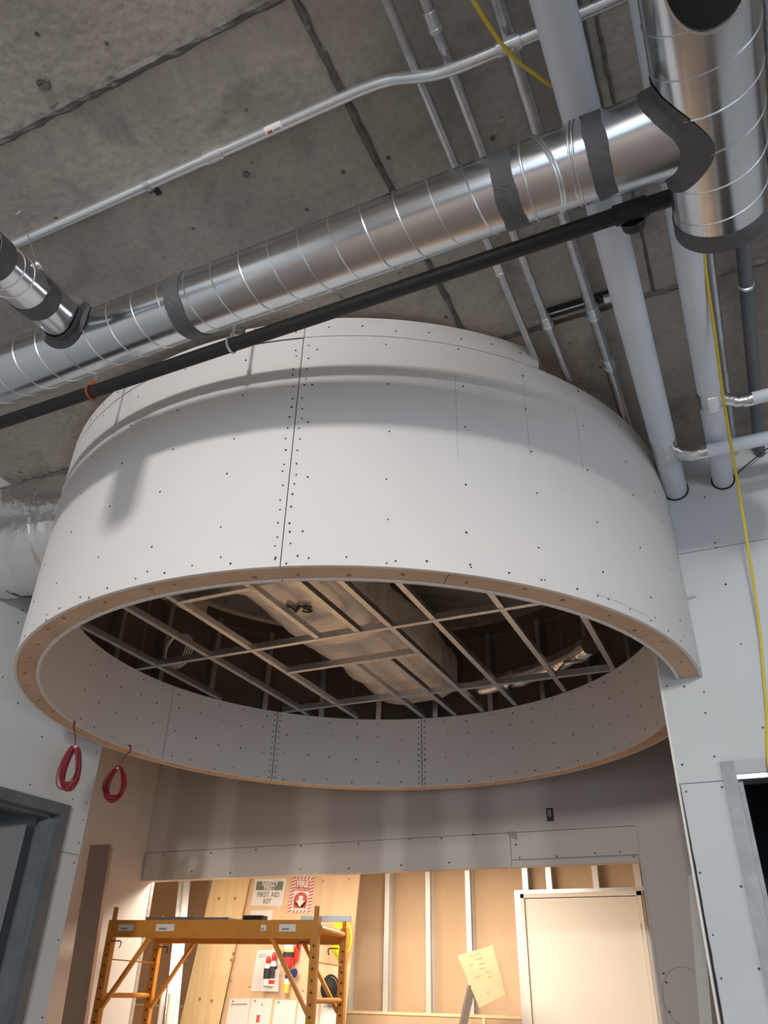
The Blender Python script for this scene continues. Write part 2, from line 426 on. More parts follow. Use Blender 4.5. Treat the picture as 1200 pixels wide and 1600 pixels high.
MB().box(EDGE_U-0.004, EDGE_U+0.004, RV-0.001, RV+0.03, 0, 2.66).build('corner_bead', M['gypsum'], wr)
pts = []
for x, y in ((1042,1072),(1102,1114),(1134,913),(1158,1006),(1192,1137),(1116,1182),(1066,1195),(1072,1237),(1128,1230),(1094,1364),(1158,1385),(1114,1461),(1186,1514),(1127,1529),(1117,848),(1119,856),(1101,777),(1069,1073),(1175,1400),(1100,1081)):
    p = on_v(x, y, RV); pts.append((p.x, RV, p.z))
for x in (0.4, 0.8, 1.2): pts += [(x, RV, 2.2), (x, RV, 2.6), (x, RV, 3.0)]
screw_set(pts, (0,-1,0), wr)
p = on_v(1080, 934, RV); mb = MB(); mb.bar((p.x-0.018, RV-0.001, p.z-0.005), (p.x+0.018, RV-0.001, p.z+0.004), 0.003, 0.012); mb.build('torn_paper', M['pencil'], wr)
d2 = struct(MB().box(DR0, DR0+0.047, RV-0.012, RV+0.13, 0, 2.195).build('door_2', M['frame_bright']))
MB().box(DR0+0.047, 0.95, RV-0.012, RV+0.13, 2.148, 2.195).build('head', M['frame'], d2)
MB().box(0.95, 1.0, RV-0.012, RV+0.13, 0, 2.195).build('jamb', M['frame_bright'], d2)
MB().box(DR0+0.047, DR0+0.062, RV+0.03, RV+0.10, 0, 2.135).build('stop', M['frame_bright'], d2)
MB().box(DR0+0.047, 0.95, RV-0.002, RV+0.10, 2.133, 2.148).build('stop', M['emt'], d2)
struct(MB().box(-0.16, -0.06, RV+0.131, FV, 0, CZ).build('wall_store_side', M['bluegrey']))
struct(MB().box(-0.06, 4.1, 4.55, 4.65, 0, CZ).build('wall_store_shade', M['black']))  # added black wall: the dark of the doorway put into its colour
struct(MB().box(4.1, 4.2, -6.2, FV, 0, 0.4).build('wall_east_sill', M['drywall']))

# --- far wall: header over the opening and the pier right of it
SEAM_L, OPEN_R, HB = 2.28, -0.655, 2.098
wf = struct(MB().box(NU, OPEN_R, FV+0.012, FV+0.12, HB+0.006, CZ).build('wall_far', M['mud']))
MB().box(OPEN_R, 4.1, FV+0.012, FV+0.12, 0, CZ).build('wall_core', M['mud'], wf)
MB().box(NU, OPEN_R, FV, FV+0.012, SEAM_L+0.003, CZ).build('drywall_panel', M['mud'], wf)
MB().box(NU+0.01, -1.375, FV-0.001, FV+0.012, HB, SEAM_L).build('drywall_panel', M['mud'], wf)
MB().box(-1.371, OPEN_R, FV, FV+0.012, 2.135, SEAM_L).build('drywall_panel', M['mud'], wf)
MB().box(-1.371, OPEN_R-0.004, FV-0.001, FV+0.012, HB, 2.131).build('drywall_panel', M['mud'], wf)
MB().box(OPEN_R, 0, FV, FV+0.012, 0, CZ).build('drywall_panel', M['mud'], wf)
# chipped corner of the header board
p = on_v(800, 1303, FV); mb = MB(); mb.quad([(p.x-0.045,FV-0.002,p.z+0.012),(p.x+0.03,FV-0.002,p.z+0.014),(p.x+0.03,FV-0.002,p.z-0.035),(p.x-0.01,FV-0.002,p.z-0.018)], 0.002, (0,1,0)); mb.build('torn_patch', M['pencil'], wf)
mb = MB()
for (a, b_) in (((995,1297),(1000,1336)), ((1000,1340),(1042,1600)), ((815,1345),(997,1337))):
    p, q = on_v(*a, FV-0.002), on_v(*b_, FV-0.002); mb.bar(p, q, 0.003, 0.003)
mb.build('pencil_line', M['pencil'], wf)
c = on_v(1072, 1558, FV-0.001); mb = MB(); mb.tube([(c.x+0.11*math.cos(t*PI/12), FV-0.001, c.z+0.13*math.sin(t*PI/12)) for t in range(-2, 20)], 0.0016, 4); mb.build('pencil_arc', M['pencil'], wf)
pts = []
for x, y in ((255,1335),(330,1333),(400,1328),(470,1322),(560,1318),(640,1312),(690,1310),(740,1304),(806,1320),(812,1340),(870,1338),(930,1333),(969,1331),(990,1338),(300,1362),(360,1364),(470,1358),(545,1357),(627,1352),(702,1348),(1037,1521),(1041,1535),(1046,1581)):
    p = on_v(x, y, FV); pts.append((p.x, FV-0.001, p.z))
screw_set(pts, (0,-1,0), wf, 0.0055)
# side wall beyond the opening
wn = struct(MB().box(NU-0.12, NU, 3.085, 4.87, 0, CZ).build('wall_niche', M['mud_left']))
MB().box(NU-0.12, NU+0.004, 4.87, 4.90, 0, 2.6).build('end_stud', M['galv_stud'], wn)

# --- back room
wb = struct(MB().box(-6.4, -0.3, BV+0.09, BV+0.13, 0, 2.8).build('wall_back', M['kraft']))
STUDS_PX = (290, 330, 365, 605, 668, 730)
def cstud(u, z0, z1, parent, w_=0.042, d_=0.085, nm='steel_stud'):
    mb = MB(); v0 = BV
    mb.box(u-w_/2, u+w_/2, v0, v0+0.003, z0, z1); mb.box(u-w_/2, u-w_/2+0.003, v0+0.003, v0+d_, z0, z1); mb.box(u-w_/2, u+w_/2, v0+d_-0.003, v0+d_, z0, z1)
    return mb.build(nm, M['lit_stud'], parent)
us = [on_v(x, 1370, BV).x for x in STUDS_PX]
for u in us: cstud(u, 0, 2.8, wb)
u0 = us[2]
while u0 + 0.42 < us[3] - 0.2:
    u0 += 0.42; cstud(u0, 0, 2.8, wb)
dl, dr = on_v(814, 1400, BV).x, on_v(1001, 1392, BV).x
for x in (820, 857, 930): cstud(on_v(x, 1370, BV).x, 2.19, 2.8, wb, 0.045)
cstud(on_v(996, 1370, BV).x, 0, 2.8, wb, 0.05); cstud(dl-0.03, 0, 2.19, wb, 0.05)
MB().box(dl-0.05, dr+0.05, BV-0.002, BV+0.085, 2.175, 2.20).build('head_track', M['galv_stud'], wb)
zr = on_v(650, 1582, BV).z
MB().box(-6.3, dl-0.06, BV-0.012, BV+0.0, zr-0.02, zr).build('rail', M['lumber'], wb)
MB().box(-6.3, dl-0.06, BV-0.004, BV+0.0, 0.0, zr-0.022).build('low_panel', M['kraft'], wb)
p = on_v(757, 1595, BV); MB().box(p.x-0.012, p.x+0.012, BV-0.016, BV-0.004, 0, zr-0.022).build('batten', M['lumber'], wb)
mb = MB(); mb.box(dl, dl+0.03, BV-0.03, BV+0.09, 0, 2.17); mb.box(dr-0.03, dr, BV-0.03, BV+0.09, 0, 2.17); mb.box(dl, dr, BV-0.03, BV+0.09, 2.14, 2.172)
d3 = struct(mb.build('door_3', M['door_cream']))
MB().box(dl+0.034, dr-0.034, BV-0.012, BV+0.03, 0.01, 2.135).build('leaf', M['door_cream'], d3)
for z in (0.3, 1.1, 1.9): MB().box(dr-0.036, dr-0.028, BV-0.034, BV-0.012, z-0.05, z+0.05).build('hinge', M['galv_stud'], d3)
struct(MB().box(-6.5, -6.4, 4.87, 7.0, 0, 2.8).build('wall_backroom_left', M['kraft']))
struct(MB().box(-0.4, -0.3, FV+0.13, 6.9, 0, 2.8).build('wall_backroom_right', M['kraft']))
struct(MB().box(-6.5, NU-0.12, 4.75, 4.87, 0, 2.8).build('wall_backroom_front', M['kraft']))
struct(MB().box(-6.5, -0.3, 4.88, 7.0, 2.8, 2.85).build('ceiling_backroom', M['drywall']))

# ------------------------------------------------------------------ drum bulkhead
DC = (-1.567, 3.12); RO = 1.469
Z0, Z1, Z2, ZG = 2.521, 3.445, 3.535, 2.93
A0, A1, AS = 5.5, 360.0, 286.7
drum = empty('ceiling_drum', (DC[0], DC[1], Z0), 'huge round white drywall drum hanging under the concrete ceiling with a plywood rim', 'bulkhead')
M['kraft_shaded'] = mat('shaded_kraft_backing', (0.11, 0.075, 0.05), 0.85, col2=(0.15, 0.105, 0.07), scale=3)  # darker copy of the kraft paper: plenum shade put into the colour
pm = [M['drywall'], M['kraft_shaded']]
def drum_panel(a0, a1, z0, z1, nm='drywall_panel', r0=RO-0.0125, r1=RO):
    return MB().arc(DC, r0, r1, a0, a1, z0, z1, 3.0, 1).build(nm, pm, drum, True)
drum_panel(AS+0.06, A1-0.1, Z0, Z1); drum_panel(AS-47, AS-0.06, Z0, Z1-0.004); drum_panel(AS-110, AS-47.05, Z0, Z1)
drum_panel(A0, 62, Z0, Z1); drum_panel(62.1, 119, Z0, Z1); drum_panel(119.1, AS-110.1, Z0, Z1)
# shallow strip that closes the top towards the slab
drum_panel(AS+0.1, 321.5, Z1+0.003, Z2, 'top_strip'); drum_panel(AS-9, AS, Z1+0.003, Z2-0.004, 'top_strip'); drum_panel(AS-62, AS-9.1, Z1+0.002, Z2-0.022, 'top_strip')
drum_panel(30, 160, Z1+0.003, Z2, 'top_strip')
MB().arc(DC, RO-0.075, RO-0.06, 321.8, 352, Z1-0.02, Z2-0.01, 3).build('blocking', M['brown'], drum, True)
# inner lining
RI = 1.385
SA, SB = 100.5, 138.6
def lining(a0, a1):
    return MB().arc(DC, RI-0.0125, RI, a0, a1, Z0-0.003, ZG, 3.0).build('inner_panel', M['drywall'], drum, True)
for a0, a1 in ((A0+2.5, SA-0.1), (SA+0.1, SB-0.1), (SB+0.1, 168), (168.2, 225), (225.3, 286), (286.2, A1-0.3)): lining(a0, a1)
# plywood rim, cut from short segments
rim = [A0, 40, 76, 112, 148, 190, 230.6, 268, 306.5, 340, A1-0.2]
for a0, a1 in zip(rim[:-1], rim[1:]):
    MB().arc(DC, RI+0.001, RO-0.0135, a0+0.06, a1-0.06, Z0+0.0005, Z0+0.019, 3.0).build('rim_board', M['plywood'], drum, True)
mb = MB()
for a in range(8, 360, 7):
    r = random.uniform(RI+0.02, RO-0.03); an = math.radians(a+random.uniform(-2, 2)); c = (DC[0]+r*math.cos(an), DC[1]+r*math.sin(an))
    mb.tube([(c[0], c[1], Z0+0.001), (c[0], c[1], Z0-0.0006)], random.uniform(0.004, 0.009), 7)
o = mb.build('rim_knots', M['knot'], drum); o['kind'] = 'stuff'
# curved studs behind the skin
for k in range(24):
    a = math.radians(7+k*15)
    if math.degrees(a) > 355: continue
    c, s = math.cos(a), math.sin(a); mb = MB()
    mb.bar((DC[0]+(RO-0.05)*c, DC[1]+(RO-0.05)*s, Z0+0.021), (DC[0]+(RO-0.05)*c, DC[1]+(RO-0.05)*s, Z1), 0.032, 0.062, (c, s, 0))
    mb.build('steel_stud', M['galv_stud'], drum)
# screws of the outer skin and the lining
pts = []
zs = [2.55, 2.665, 2.86, 3.05, 3.23, 3.40]
for k in range(-11, 8):
    a = AS+2.0+k*10
    for z in zs:
        if 181 < a < 359: pts.append((a+random.uniform(-0.5,0.5), z+random.uniform(-0.03,0.03)))
for z in [2.54+0.045*i for i in range(20)]:
    pts.append((AS+0.75+random.uniform(-0.15,0.25), z+random.uniform(-0.012,0.012))); pts.append((AS-0.8+random.uniform(-0.25,0.15), z+random.uniform(-0.012,0.012)))
for k in range(30):
    pts.append((215+k*4.7+random.uniform(-0.8,0.8), Z0+0.02+random.uniform(0,0.012)))
    if AS-60 < 215+k*4.7 < 320: pts.append((215+k*4.7, Z1+0.03+random.uniform(0,0.02)))
P3 = [(DC[0]+RO*math.cos(math.radians(a)), DC[1]+RO*math.sin(math.radians(a)), z) for a, z in pts if z < Z1-0.01 or AS-61 < a < 321]
screw_set(P3, lambda p: Vector((p.x-DC[0], p.y-DC[1], 0)).normalized(), drum, 0.0034)
P3 = []
for k in range(32):
    a = 10+k*6
    for z in (2.545, 2.68, 2.81, 2.905):
        aa = math.radians(a+random.uniform(-0.7,0.7)); P3.append((DC[0]+(RI-0.0125)*math.cos(aa), DC[1]+(RI-0.0125)*math.sin(aa), z+random.uniform(-0.015,0.015)))
for a in (SA, SB):
    for i in range(12):
        for s in (-0.8, 0.8):
            aa = math.radians(a+s); P3.append((DC[0]+(RI-0.0125)*math.cos(aa), DC[1]+(RI-0.0125)*math.sin(aa), 2.535+i*0.034))
screw_set(P3, lambda p: -Vector((p.x-DC[0], p.y-DC[1], 0)).normalized(), drum, 0.0046)
# pencilled stud lines on the skin
for a, z0, z1 in ((307.9, 2.93, 3.30), (318.4, 3.02, 3.40), (327.6, 3.02, 3.32)):
    MB().arc(DC, RO, RO+0.0006, a, a+0.03, z0, z1, 1).build('pencil_line', M['pencil'], drum)
MB().arc(DC, RO, RO+0.0007, AS-8.8, AS-0.05, Z1-0.002, Z1+0.002, 2).build('open_joint', M['gap'], drum)
MB().arc(DC, RO, RO+0.0005, AS-0.055, AS+0.0, Z0+0.004, Z1, 1).build('open_joint', M['gap'], drum)

rnd = random.Random(4)
for a0, n_ in ((229.0, 16), (327.0, 26)):        # faint illegible mill print along the lower edge
    mb = MB(); a = a0
    for i in range(n_):
        w_ = rnd.uniform(0.12, 0.4); zz = Z0+0.03
        mb.arc(DC, RO, RO+0.0004, a, a+w_, zz, zz+rnd.uniform(0.003, 0.008), 1); a += w_+rnd.uniform(0.08, 0.3)
    o = mb.build('mill_print', M['mill_print'], drum); o['kind'] = 'stuff'
# ------------------------------------------------------------------ furring grid inside the drum
grid = empty('ceiling_grid', (DC[0], DC[1], ZG), 'galvanised steel furring grid spanning the open inside of the round drum', 'ceiling grid')
RG = RI-0.014
def half(u): return math.sqrt(max(0, RG*RG-(u-DC[0])**2))
def chan(p, q, nm, zb=ZG, wd=0.027, ht=0.026):
    d = (Vector(q)-Vector(p)).normalized(); s = Vector((-d.y, d.x, 0)); mb = MB()
    P, Q = Vector((p[0], p[1], zb)), Vector((q[0], q[1], zb)); up = Vector((0,0,1))
    mb.bar(P+up*0.001, Q+up*0.001, wd, 0.002); mb.bar(P+s*(wd/2-0.001)+up*(ht/2+0.002), Q+s*(wd/2-0.001)+up*(ht/2+0.002), 0.002, ht)
    mb.bar(P-s*(wd/2-0.001)+up*(ht/2+0.002), Q-s*(wd/2-0.001)+up*(ht/2+0.002), 0.002, ht)
    return mb.build(nm, M['galv_stud'], grid)
for u, a, b_ in ((-2.805,None,None),(-2.46,None,None),(-2.20,None,None),(-1.808,None,3.105),(-1.59,None,3.105),(-1.42,None,None),(-1.20,None,None),(-0.872,None,None),(-0.555,None,None),(-1.80,3.46,None),(-1.60,3.46,None)):
    v0 = DC[1]-half(u) if a is None else a; v1 = DC[1]+half(u) if b_ is None else b_
    chan((u, v0, 0), (u, v1, 0), 'furring_channel', ZG+0.0025)
for v, u0, u1 in ((3.11,None,None),(4.05,None,None),(2.50,-2.20,-1.808),(3.46,-2.20,-1.42)):
    h = math.sqrt(RG*RG-(v-DC[1])**2)
    chan((DC[0]-h if u0 is None else u0, v, 0), (DC[0]+h if u1 is None else u1, v, 0), 'cross_channel', ZG, 0.027, 0.03)

# ------------------------------------------------------------------ foil ducts
def superduct(name, path, hw, hh, mat_, parent=None, rough=0.012, n=28, pw=3.0, rings=None):
    path = [Vector(p) for p in path]; mb = MB(); vs = []; fs = []; k = len(path)
    for i, p in enumerate(path):
        t = (path[min(i+1,k-1)]-path[max(i-1,0)]).normalized(); s = t.cross(Vector((0,0,1))).normalized(); up = s.cross(t)
        pinch = 1.0 - (0.035 if rings and i % rings == 0 else 0)
        for j in range(n):
            a = 2*PI*j/n; ca, sa = math.cos(a), math.sin(a)
            x = math.copysign(abs(ca)**(2/pw), ca); z = math.copysign(abs(sa)**(2/pw), sa)
            r = pinch*(1 + random.uniform(-1, 1)*rough/hw)
            vs.append(p + s*hw*x*r + up*hh*z*r)
    for i in range(k-1):
        for j in range(n):
            j2 = (j+1) % n; fs.append((i*n+j, i*n+j2, (i+1)*n+j2, (i+1)*n+j))
    fs.append(tuple(range(n))); fs.append(tuple((k-1)*n+j for j in range(n)))
    mb.add(vs, fs); return mb.build(name, mat_, parent, True)
fd = empty('insulated_duct', (-1.83, 3.3, 3.2), 'foil wrapped insulated duct seen through the grid inside the drum', 'duct')
superduct('foil_jacket', [(-1.80-0.02*math.sin(i*0.3), 2.0+0.05*i, 3.19) for i in range(49)], 0.275, 0.18, M['foil_warm'], fd, 0.0055, 44, 3.4, 13)
for v in (2.65, 3.28, 3.93): superduct('foil_band', [(-1.80, v-0.035+0.035*i, 3.19) for i in range(3)], 0.287, 0.186, M['foil_warm'], fd, 0.003, 44, 3.4)
text_mesh('marker_letters', 'WS', 0.11, (-1.815, 2.88, 2.998), (0.904, 0.427, 0), (0.427, -0.904, 0), M['ink'], fd, 0.001, bold=0.004)
fl = empty('flexible_duct', (-2.9, 2.2, 3.25), 'fat crinkled foil duct running from the left wall into the drum', 'duct')
pth = [(LU+0.002+0.014*i, 2.19+0.002*i, 3.255+0.0008*i) for i in range(36)]
superduct('foil_jacket', pth, 0.27, 0.27, M['foil_wrap'], fl, 0.003, 72, 2.0)
superduct('foil_collar', [(LU+0.20+0.03*i, 2.222+0.004*i, 3.268) for i in range(6)], 0.277, 0.277, M['foil'], fl, 0.003, 72, 2.0)
superduct('blue_seam', [(LU+0.10+0.004*i, 2.207, 3.261) for i in range(2)], 0.2735, 0.2735, M['grey_pipe'], fl, 0.001, 60, 2.0)
sf_ = empty('thin_flexible_duct', (DC[0]+0.5, DC[1]+1.1, 3.0), 'thin silver flexible duct lying at the far inner edge of the drum', 'duct')
superduct('foil_jacket', [(DC[0]+1.24*math.cos(math.radians(42+2*i)), DC[1]+1.24*math.sin(math.radians(42+2*i)), 3.045) for i in range(21)], 0.055, 0.055, M['foil_wrap'], sf_, 0.006, 14, 2.0, 2)
# coiled wire hanging in the plenum
mb = MB(); c = on_z(272, 1030, 3.02)
for k in range(4):
    mb.tube([(c.x+(0.07+0.008*k)*math.cos(t*PI/10), c.y+0.01*k, c.z+(0.085+0.006*k)*math.sin(t*PI/10)+0.06) for t in range(20)], 0.004, 5, closed=True)
tag(mb.build('wire_coil', M['white'], None, True), 'pale wire coil hanging in the dark plenum behind the grid', 'wire')

# ------------------------------------------------------------------ spiral ducts
ZD, VD, RD = 3.13, 1.200, 0.0915       # cross duct
UB, RB = 0.214, 0.1105                 # big duct
def helix(p, d, L, r, lead, parent, ph=0.0, rr=0.0024, hand=1, name='spiral_seam'):
    p = Vector(p); d = Vector(d); s = d.cross(Vector((0,0,1))).normalized(); up = s.cross(d)
    n = int(L/lead*28); mb = MB()
    mb.tube([p + d*(L*i/n) + (s*math.cos(hand*2*PI*(L*i/n)/lead+ph) + up*math.sin(hand*2*PI*(L*i/n)/lead+ph))*r for i in range(n+1)], rr, 5)
    return mb.build(name, M['seam'], parent, True)
def cylx(mb, p, q, r, n=40, caps=True): return mb.tube([p, q], r, n, caps)
sd = empty('spiral_duct', (-1.2, VD, ZD), 'long galvanised spiral duct crossing in front of the white drum', 'duct')
cylx(MB(), (-3.03, VD, ZD), (-0.262, VD, ZD), RD).build('duct_shell', M['galv'], sd, True)
helix((-3.0, VD, ZD), (1,0,0), 2.72, RD, 0.0915, sd, 0.6, hand=-1)
def wob(k, amp):
    a = [random.uniform(0, 2*PI) for _ in range(4)]
    return [amp*(math.sin(3*2*PI*j/k+a[0])*0.5+math.sin(5*2*PI*j/k+a[1])*0.4+math.sin(8*2*PI*j/k+a[2])*0.3) + random.uniform(-0.0005,0.0005) for j in range(k)]
def band(u0, u1, r, parent, nm='sealant_band'):
    mb = MB(); k = 48; vs = []; fs = []
    e0 = wob(k, 0.0028); e1 = wob(k, 0.0028)
    for j in range(k):
        a = 2*PI*j/k
        y, z = math.cos(a), math.sin(a)
        vs += [(u0+e0[j], VD+(r-0.001)*y, ZD+(r-0.001)*z), (u0+e0[j], VD+(r+0.002)*y, ZD+(r+0.002)*z), (u1+e1[j], VD+(r+0.002)*y, ZD+(r+0.002)*z), (u1+e1[j], VD+(r-0.001)*y, ZD+(r-0.001)*z)]
    for j in range(k):
        j2 = (j+1) % k
        for m_ in range(3): fs.append((j*4+m_, j*4+m_+1, j2*4+m_+1, j2*4+m_))
    mb.add(vs, fs); return mb.build(nm, M['tape'], parent, True)
band(-1.225, -1.175, RD+0.001, sd); band(-0.275, -0.222, RD+0.002, sd)
# adjustable elbow and tap collar running into the big duct
el = empty('duct_elbow', (-0.1, VD, ZD), 'short galvanised elbow and collar joining the spiral duct to the wide duct', 'duct')
mb = MB(); mb.tube([(-0.262, VD, ZD), (-0.2, VD, ZD), (-0.12, VD+0.002, ZD), (-0.03, VD+0.003, ZD)], [RD+0.0015, RD+0.002, RD+0.003, RD+0.004], 40)
mb.build('elbow_gores', M['galv'], el, True)
def tilted_ring(u, tilt_v, tilt_z, r, parent):
    mb = MB(); mb.tube([(u + tilt_v*math.cos(2*PI*j/40) + tilt_z*math.sin(2*PI*j/40), VD+r*math.cos(2*PI*j/40), ZD+r*math.sin(2*PI*j/40)) for j in range(40)], 0.0032, 6, closed=True)
    return mb.build('gore_seam', M['seam'], parent, True)
for u, tv, tz in ((-0.200, 0.0, 0.0), (-0.165, -0.012, -0.035), (-0.158, -0.012, -0.035), (-0.085, 0.0, 0.012), (-0.076, 0.0, 0.012)): tilted_ring(u, tv, tz, RD+0.003, el)
VD_ = VD; band(-0.055, -0.008, RD+0.004, el)
RC = 0.0985
mb = MB(); k = 44; vs = []; fs = []
def big_u(z, off=0.0):
    h = max(-0.999, min(0.999, (z-ZD)/(RB+off))); return UB - (RB+off)*math.sqrt(1-h*h)
for j in range(k):
    a = 2*PI*j/k; y, z = math.cos(a), math.sin(a)
    vs += [(-0.03, VD+0.003+(RD+0.004)*y, ZD+(RD+0.004)*z), (big_u(ZD+RC*z)+0.003, VD+0.003+RC*y*1.05, ZD+RC*z)]
for j in range(k): j2 = (j+1) % k; fs.append((j*2, j*2+1, j2*2+1, j2*2))
mb.add(vs, fs); mb.build('tap_collar', M['galv'], el, True)
mb = MB(); vs = []; fs = []; k = 64; jt1 = wob(k, 0.003); jt2 = wob(k, 0.003)
for j in range(k):
    a = 2*PI*j/k; y, z = math.cos(a), math.sin(a)
    def on_big(extra, off):      # point of the unrolled intersection curve, moved outwards over the big duct
        sv, ss = RC*1.05*y, RB*math.asin(RC*z/RB); f_ = 1+extra/math.hypot(sv, ss); th = ss*f_/RB; R_ = RB+off
        return (UB-R_*math.cos(th), VD+0.003+sv*f_, ZD+R_*math.sin(th))
    p1 = on_big(0.003, 0.003)
    vs += [(p1[0]-0.030+jt1[j], VD+0.003+(RC*1.02+0.002)*y, ZD+(RC*0.985+0.002)*z), p1, on_big(0.018, 0.0025), on_big(0.036+jt2[j], 0.002)]
for j in range(k):
    j2 = (j+1) % k
    for m_ in range(3): fs.append((j*4+m_, j*4+m_+1, j2*4+m_+1, j2*4+m_))
mb.add(vs, fs); mb.build('sealant_band', M['tape'], el, True)

bd = empty('wide_spiral_duct', (UB, 0.6, ZD), 'wide galvanised spiral duct with a capped end at the upper right', 'duct')
VE = 1.50
mb = MB(); mb.tube([(UB, -3.0, ZD), (UB, VE, ZD)], RB, 48); mb.build('duct_shell', M['galv'], bd, True)
helix((UB, -2.9, ZD), (0,1,0), 4.32, RB, 0.095, bd, 0.35, 0.0024, hand=-1)
mb = MB(); mb.tube([(UB, VE-0.05, ZD), (UB, VE-0.045, ZD), (UB, VE+0.001, ZD), (UB, VE+0.003, ZD)], [RB+0.0005, RB+0.003, RB+0.003, RB-0.004], 48); mb.build('sealant_cap', M['tape'], bd, True)
# open take-off hole underneath: raised collar with a dark throat
hc = (0.222, 0.845); mb = MB(); vs = []; fs = []; k = 36
def duct_low(u, off=0.0): h = max(-0.999, min(0.999, (u-UB)/(RB+off))); return ZD - (RB+off)*math.sqrt(1-h*h)
for j in range(k):
    a = 2*PI*j/k; x, y = 0.078*math.cos(a), 0.098*math.sin(a)
    zt = duct_low(hc[0]+x)
    vs += [(hc[0]+x, hc[1]+y, zt+0.004), (hc[0]+x*1.03, hc[1]+y*1.03, zt-0.012), (hc[0]+x*0.97, hc[1]+y*0.97, zt-0.012), (hc[0]+x*0.95, hc[1]+y*0.95, zt-0.002)]
for j in range(k):
    j2 = (j+1) % k
    for m_ in range(3): fs.append((j*4+m_, j*4+m_+1, j2*4+m_+1, j2*4+m_))
mb.add(vs, fs); mb.build('takeoff_collar', M['seam'], bd, True)
mb = MB(); vs = [(hc[0], hc[1], duct_low(hc[0], 0.004))]; fs = []
for ring in (0.4, 0.7, 0.95):
    for j in range(k):
        a = 2*PI*j/k; x, y = 0.078*ring*math.cos(a), 0.098*ring*math.sin(a); vs.append((hc[0]+x, hc[1]+y, duct_low(hc[0]+x, 0.004)))
for j in range(k):
    j2 = (j+1) % k; fs.append((0, 1+j, 1+j2)); fs.append((1+j, 1+k+j, 1+k+j2, 1+j2)); fs.append((1+k+j, 1+2*k+j, 1+2*k+j2, 1+k+j2))
mb.add(vs, fs); mb.build('takeoff_throat', M['black'], bd, True)

# branch duct dropping towards the camera at the left
bs = Vector((-1.60, 1.13, 3.15)); be = Vector((-1.37, 0.45, 2.876)); bdir = (be-bs).normalized(); RBR = 0.0615
br = empty('branch_duct', bs, 'short round branch duct rising into the spiral duct at the upper left', 'duct')
mb = MB(); mb.tube([bs, be], RBR, 36); mb.build('duct_shell', M['galv'], br, True)
def bband(t0, t1, r, m_='tape', nm='sealant_band'):
    mb = MB(); mb.tube([bs+bdir*t0, bs+bdir*(t0+0.001), bs+bdir*(t1-0.001), bs+bdir*t1], [r-0.002, r, r, r-0.002], 36, caps=False); return mb.build(nm, M[m_], br, True)
bband(0.165, 0.230, RBR+0.0025); bband(0.385, 0.455, RBR+0.003)
bband(0.300, 0.303, RBR+0.002, 'seam', 'bead'); bband(0.345, 0.348, RBR+0.002, 'seam', 'bead')
# saddle sealant where the branch meets the round duct
mb = MB(); vs = []; fs = []; s1 = bdir.cross(Vector((0,0,1))).normalized(); s2 = s1.cross(bdir); k = 40
def hit(o, d, R):      # ray along d onto the cross duct surface
    oy, oz = o.y-VD, o.z-ZD; A = d.y**2+d.z**2; B = oy*d.y+oz*d.z; C_ = oy*oy+oz*oz-R*R; D = B*B-A*C_
    return o if D < 0 else o + d*((-B+math.sqrt(D))/A)
for j in range(k):
    a = 2*PI*j/k; dirv = s1*math.cos(a)+s2*math.sin(a)
    h0 = hit(bs+dirv*(RBR+0.003), bdir, RD+0.003)
    o2 = bs+dirv*min(RBR+0.026, 0.0895); h2 = hit(o2, bdir, RD+0.0025)
    vs += [h0+bdir*0.026, h0, h2]
for j in range(k):
    j2 = (j+1) % k
    for m_ in range(2): fs.append((j*3+m_, j*3+m_+1, j2*3+m_+1, j2*3+m_))
mb.add(vs, fs); mb.build('saddle_sealant', M['tape'], br, True)
# hanger wire and grip on the branch
p = bs+bdir*0.30+Vector((0.045, 0.02, 0.052)); q = on_z(33, 330, CZ-0.002)
mb = MB(); mb.tube([p, q], 0.0016, 5); mb.tube([q-Vector((0.02,0,0.004)), q], 0.004, 6)
hw = tag(mb.build('hanger_wire', M['galv_dull'], None, True), 'thin hanger wire holding the branch duct to the slab', 'hanger')
mb = MB(); mb.sphere(p+Vector((0.01,0.0,-0.012)), 0.012, 0.012, 0.012); mb.tube([p+Vector((-0.02,-0.03,-0.012)), p+Vector((0.01,0.02,-0.008))], 0.005, 6); mb.build('grip', M['seam'], br, True)

# ------------------------------------------------------------------ pipes and conduits on the slab
def sweep(name, pts, r, m_, label, cat, n=14, group=None):
    e = empty(name, Vector(pts[0]), label, cat, group)
    MB().tube(pts, r, n).build('tube', m_, e, True); return e
def sleeve(e, p, d, L, r, m_, nm, n=14):
    p = Vector(p); d = Vector(d).normalized(); mb = MB()
    mb.tube([p-d*L/2, p-d*(L/2-0.001), p+d*(L/2-0.001), p+d*L/2], [r*0.93, r, r, r*0.93], n); return mb.build(nm, m_, e, True)
ZP = 3.372
pa = sweep('insulated_pipe', [(-0.055, -3, ZP), (-0.055, RV+0.005, ZP)], 0.0495, M['white_pipe'], 'white jacketed pipe passing above the spiral duct beside the steel conduits', 'pipe', 28)
sleeve(pa, (-0.055, 2.78, ZP), (0,1,0), 0.15, 0.052, M['foil'], 'foil_wrap', 24)
pb = sweep('insulated_pipe', [(0.142, -3, ZP), (0.142, RV+0.005, ZP)], 0.042, M['white_pipe'], 'white jacketed pipe emerging from behind the capped wide duct end', 'pipe', 28)
sleeve(pb, (0.142, 2.52, ZP), (0,1,0), 0.09, 0.0445, M['foil'], 'foil_wrap', 24)
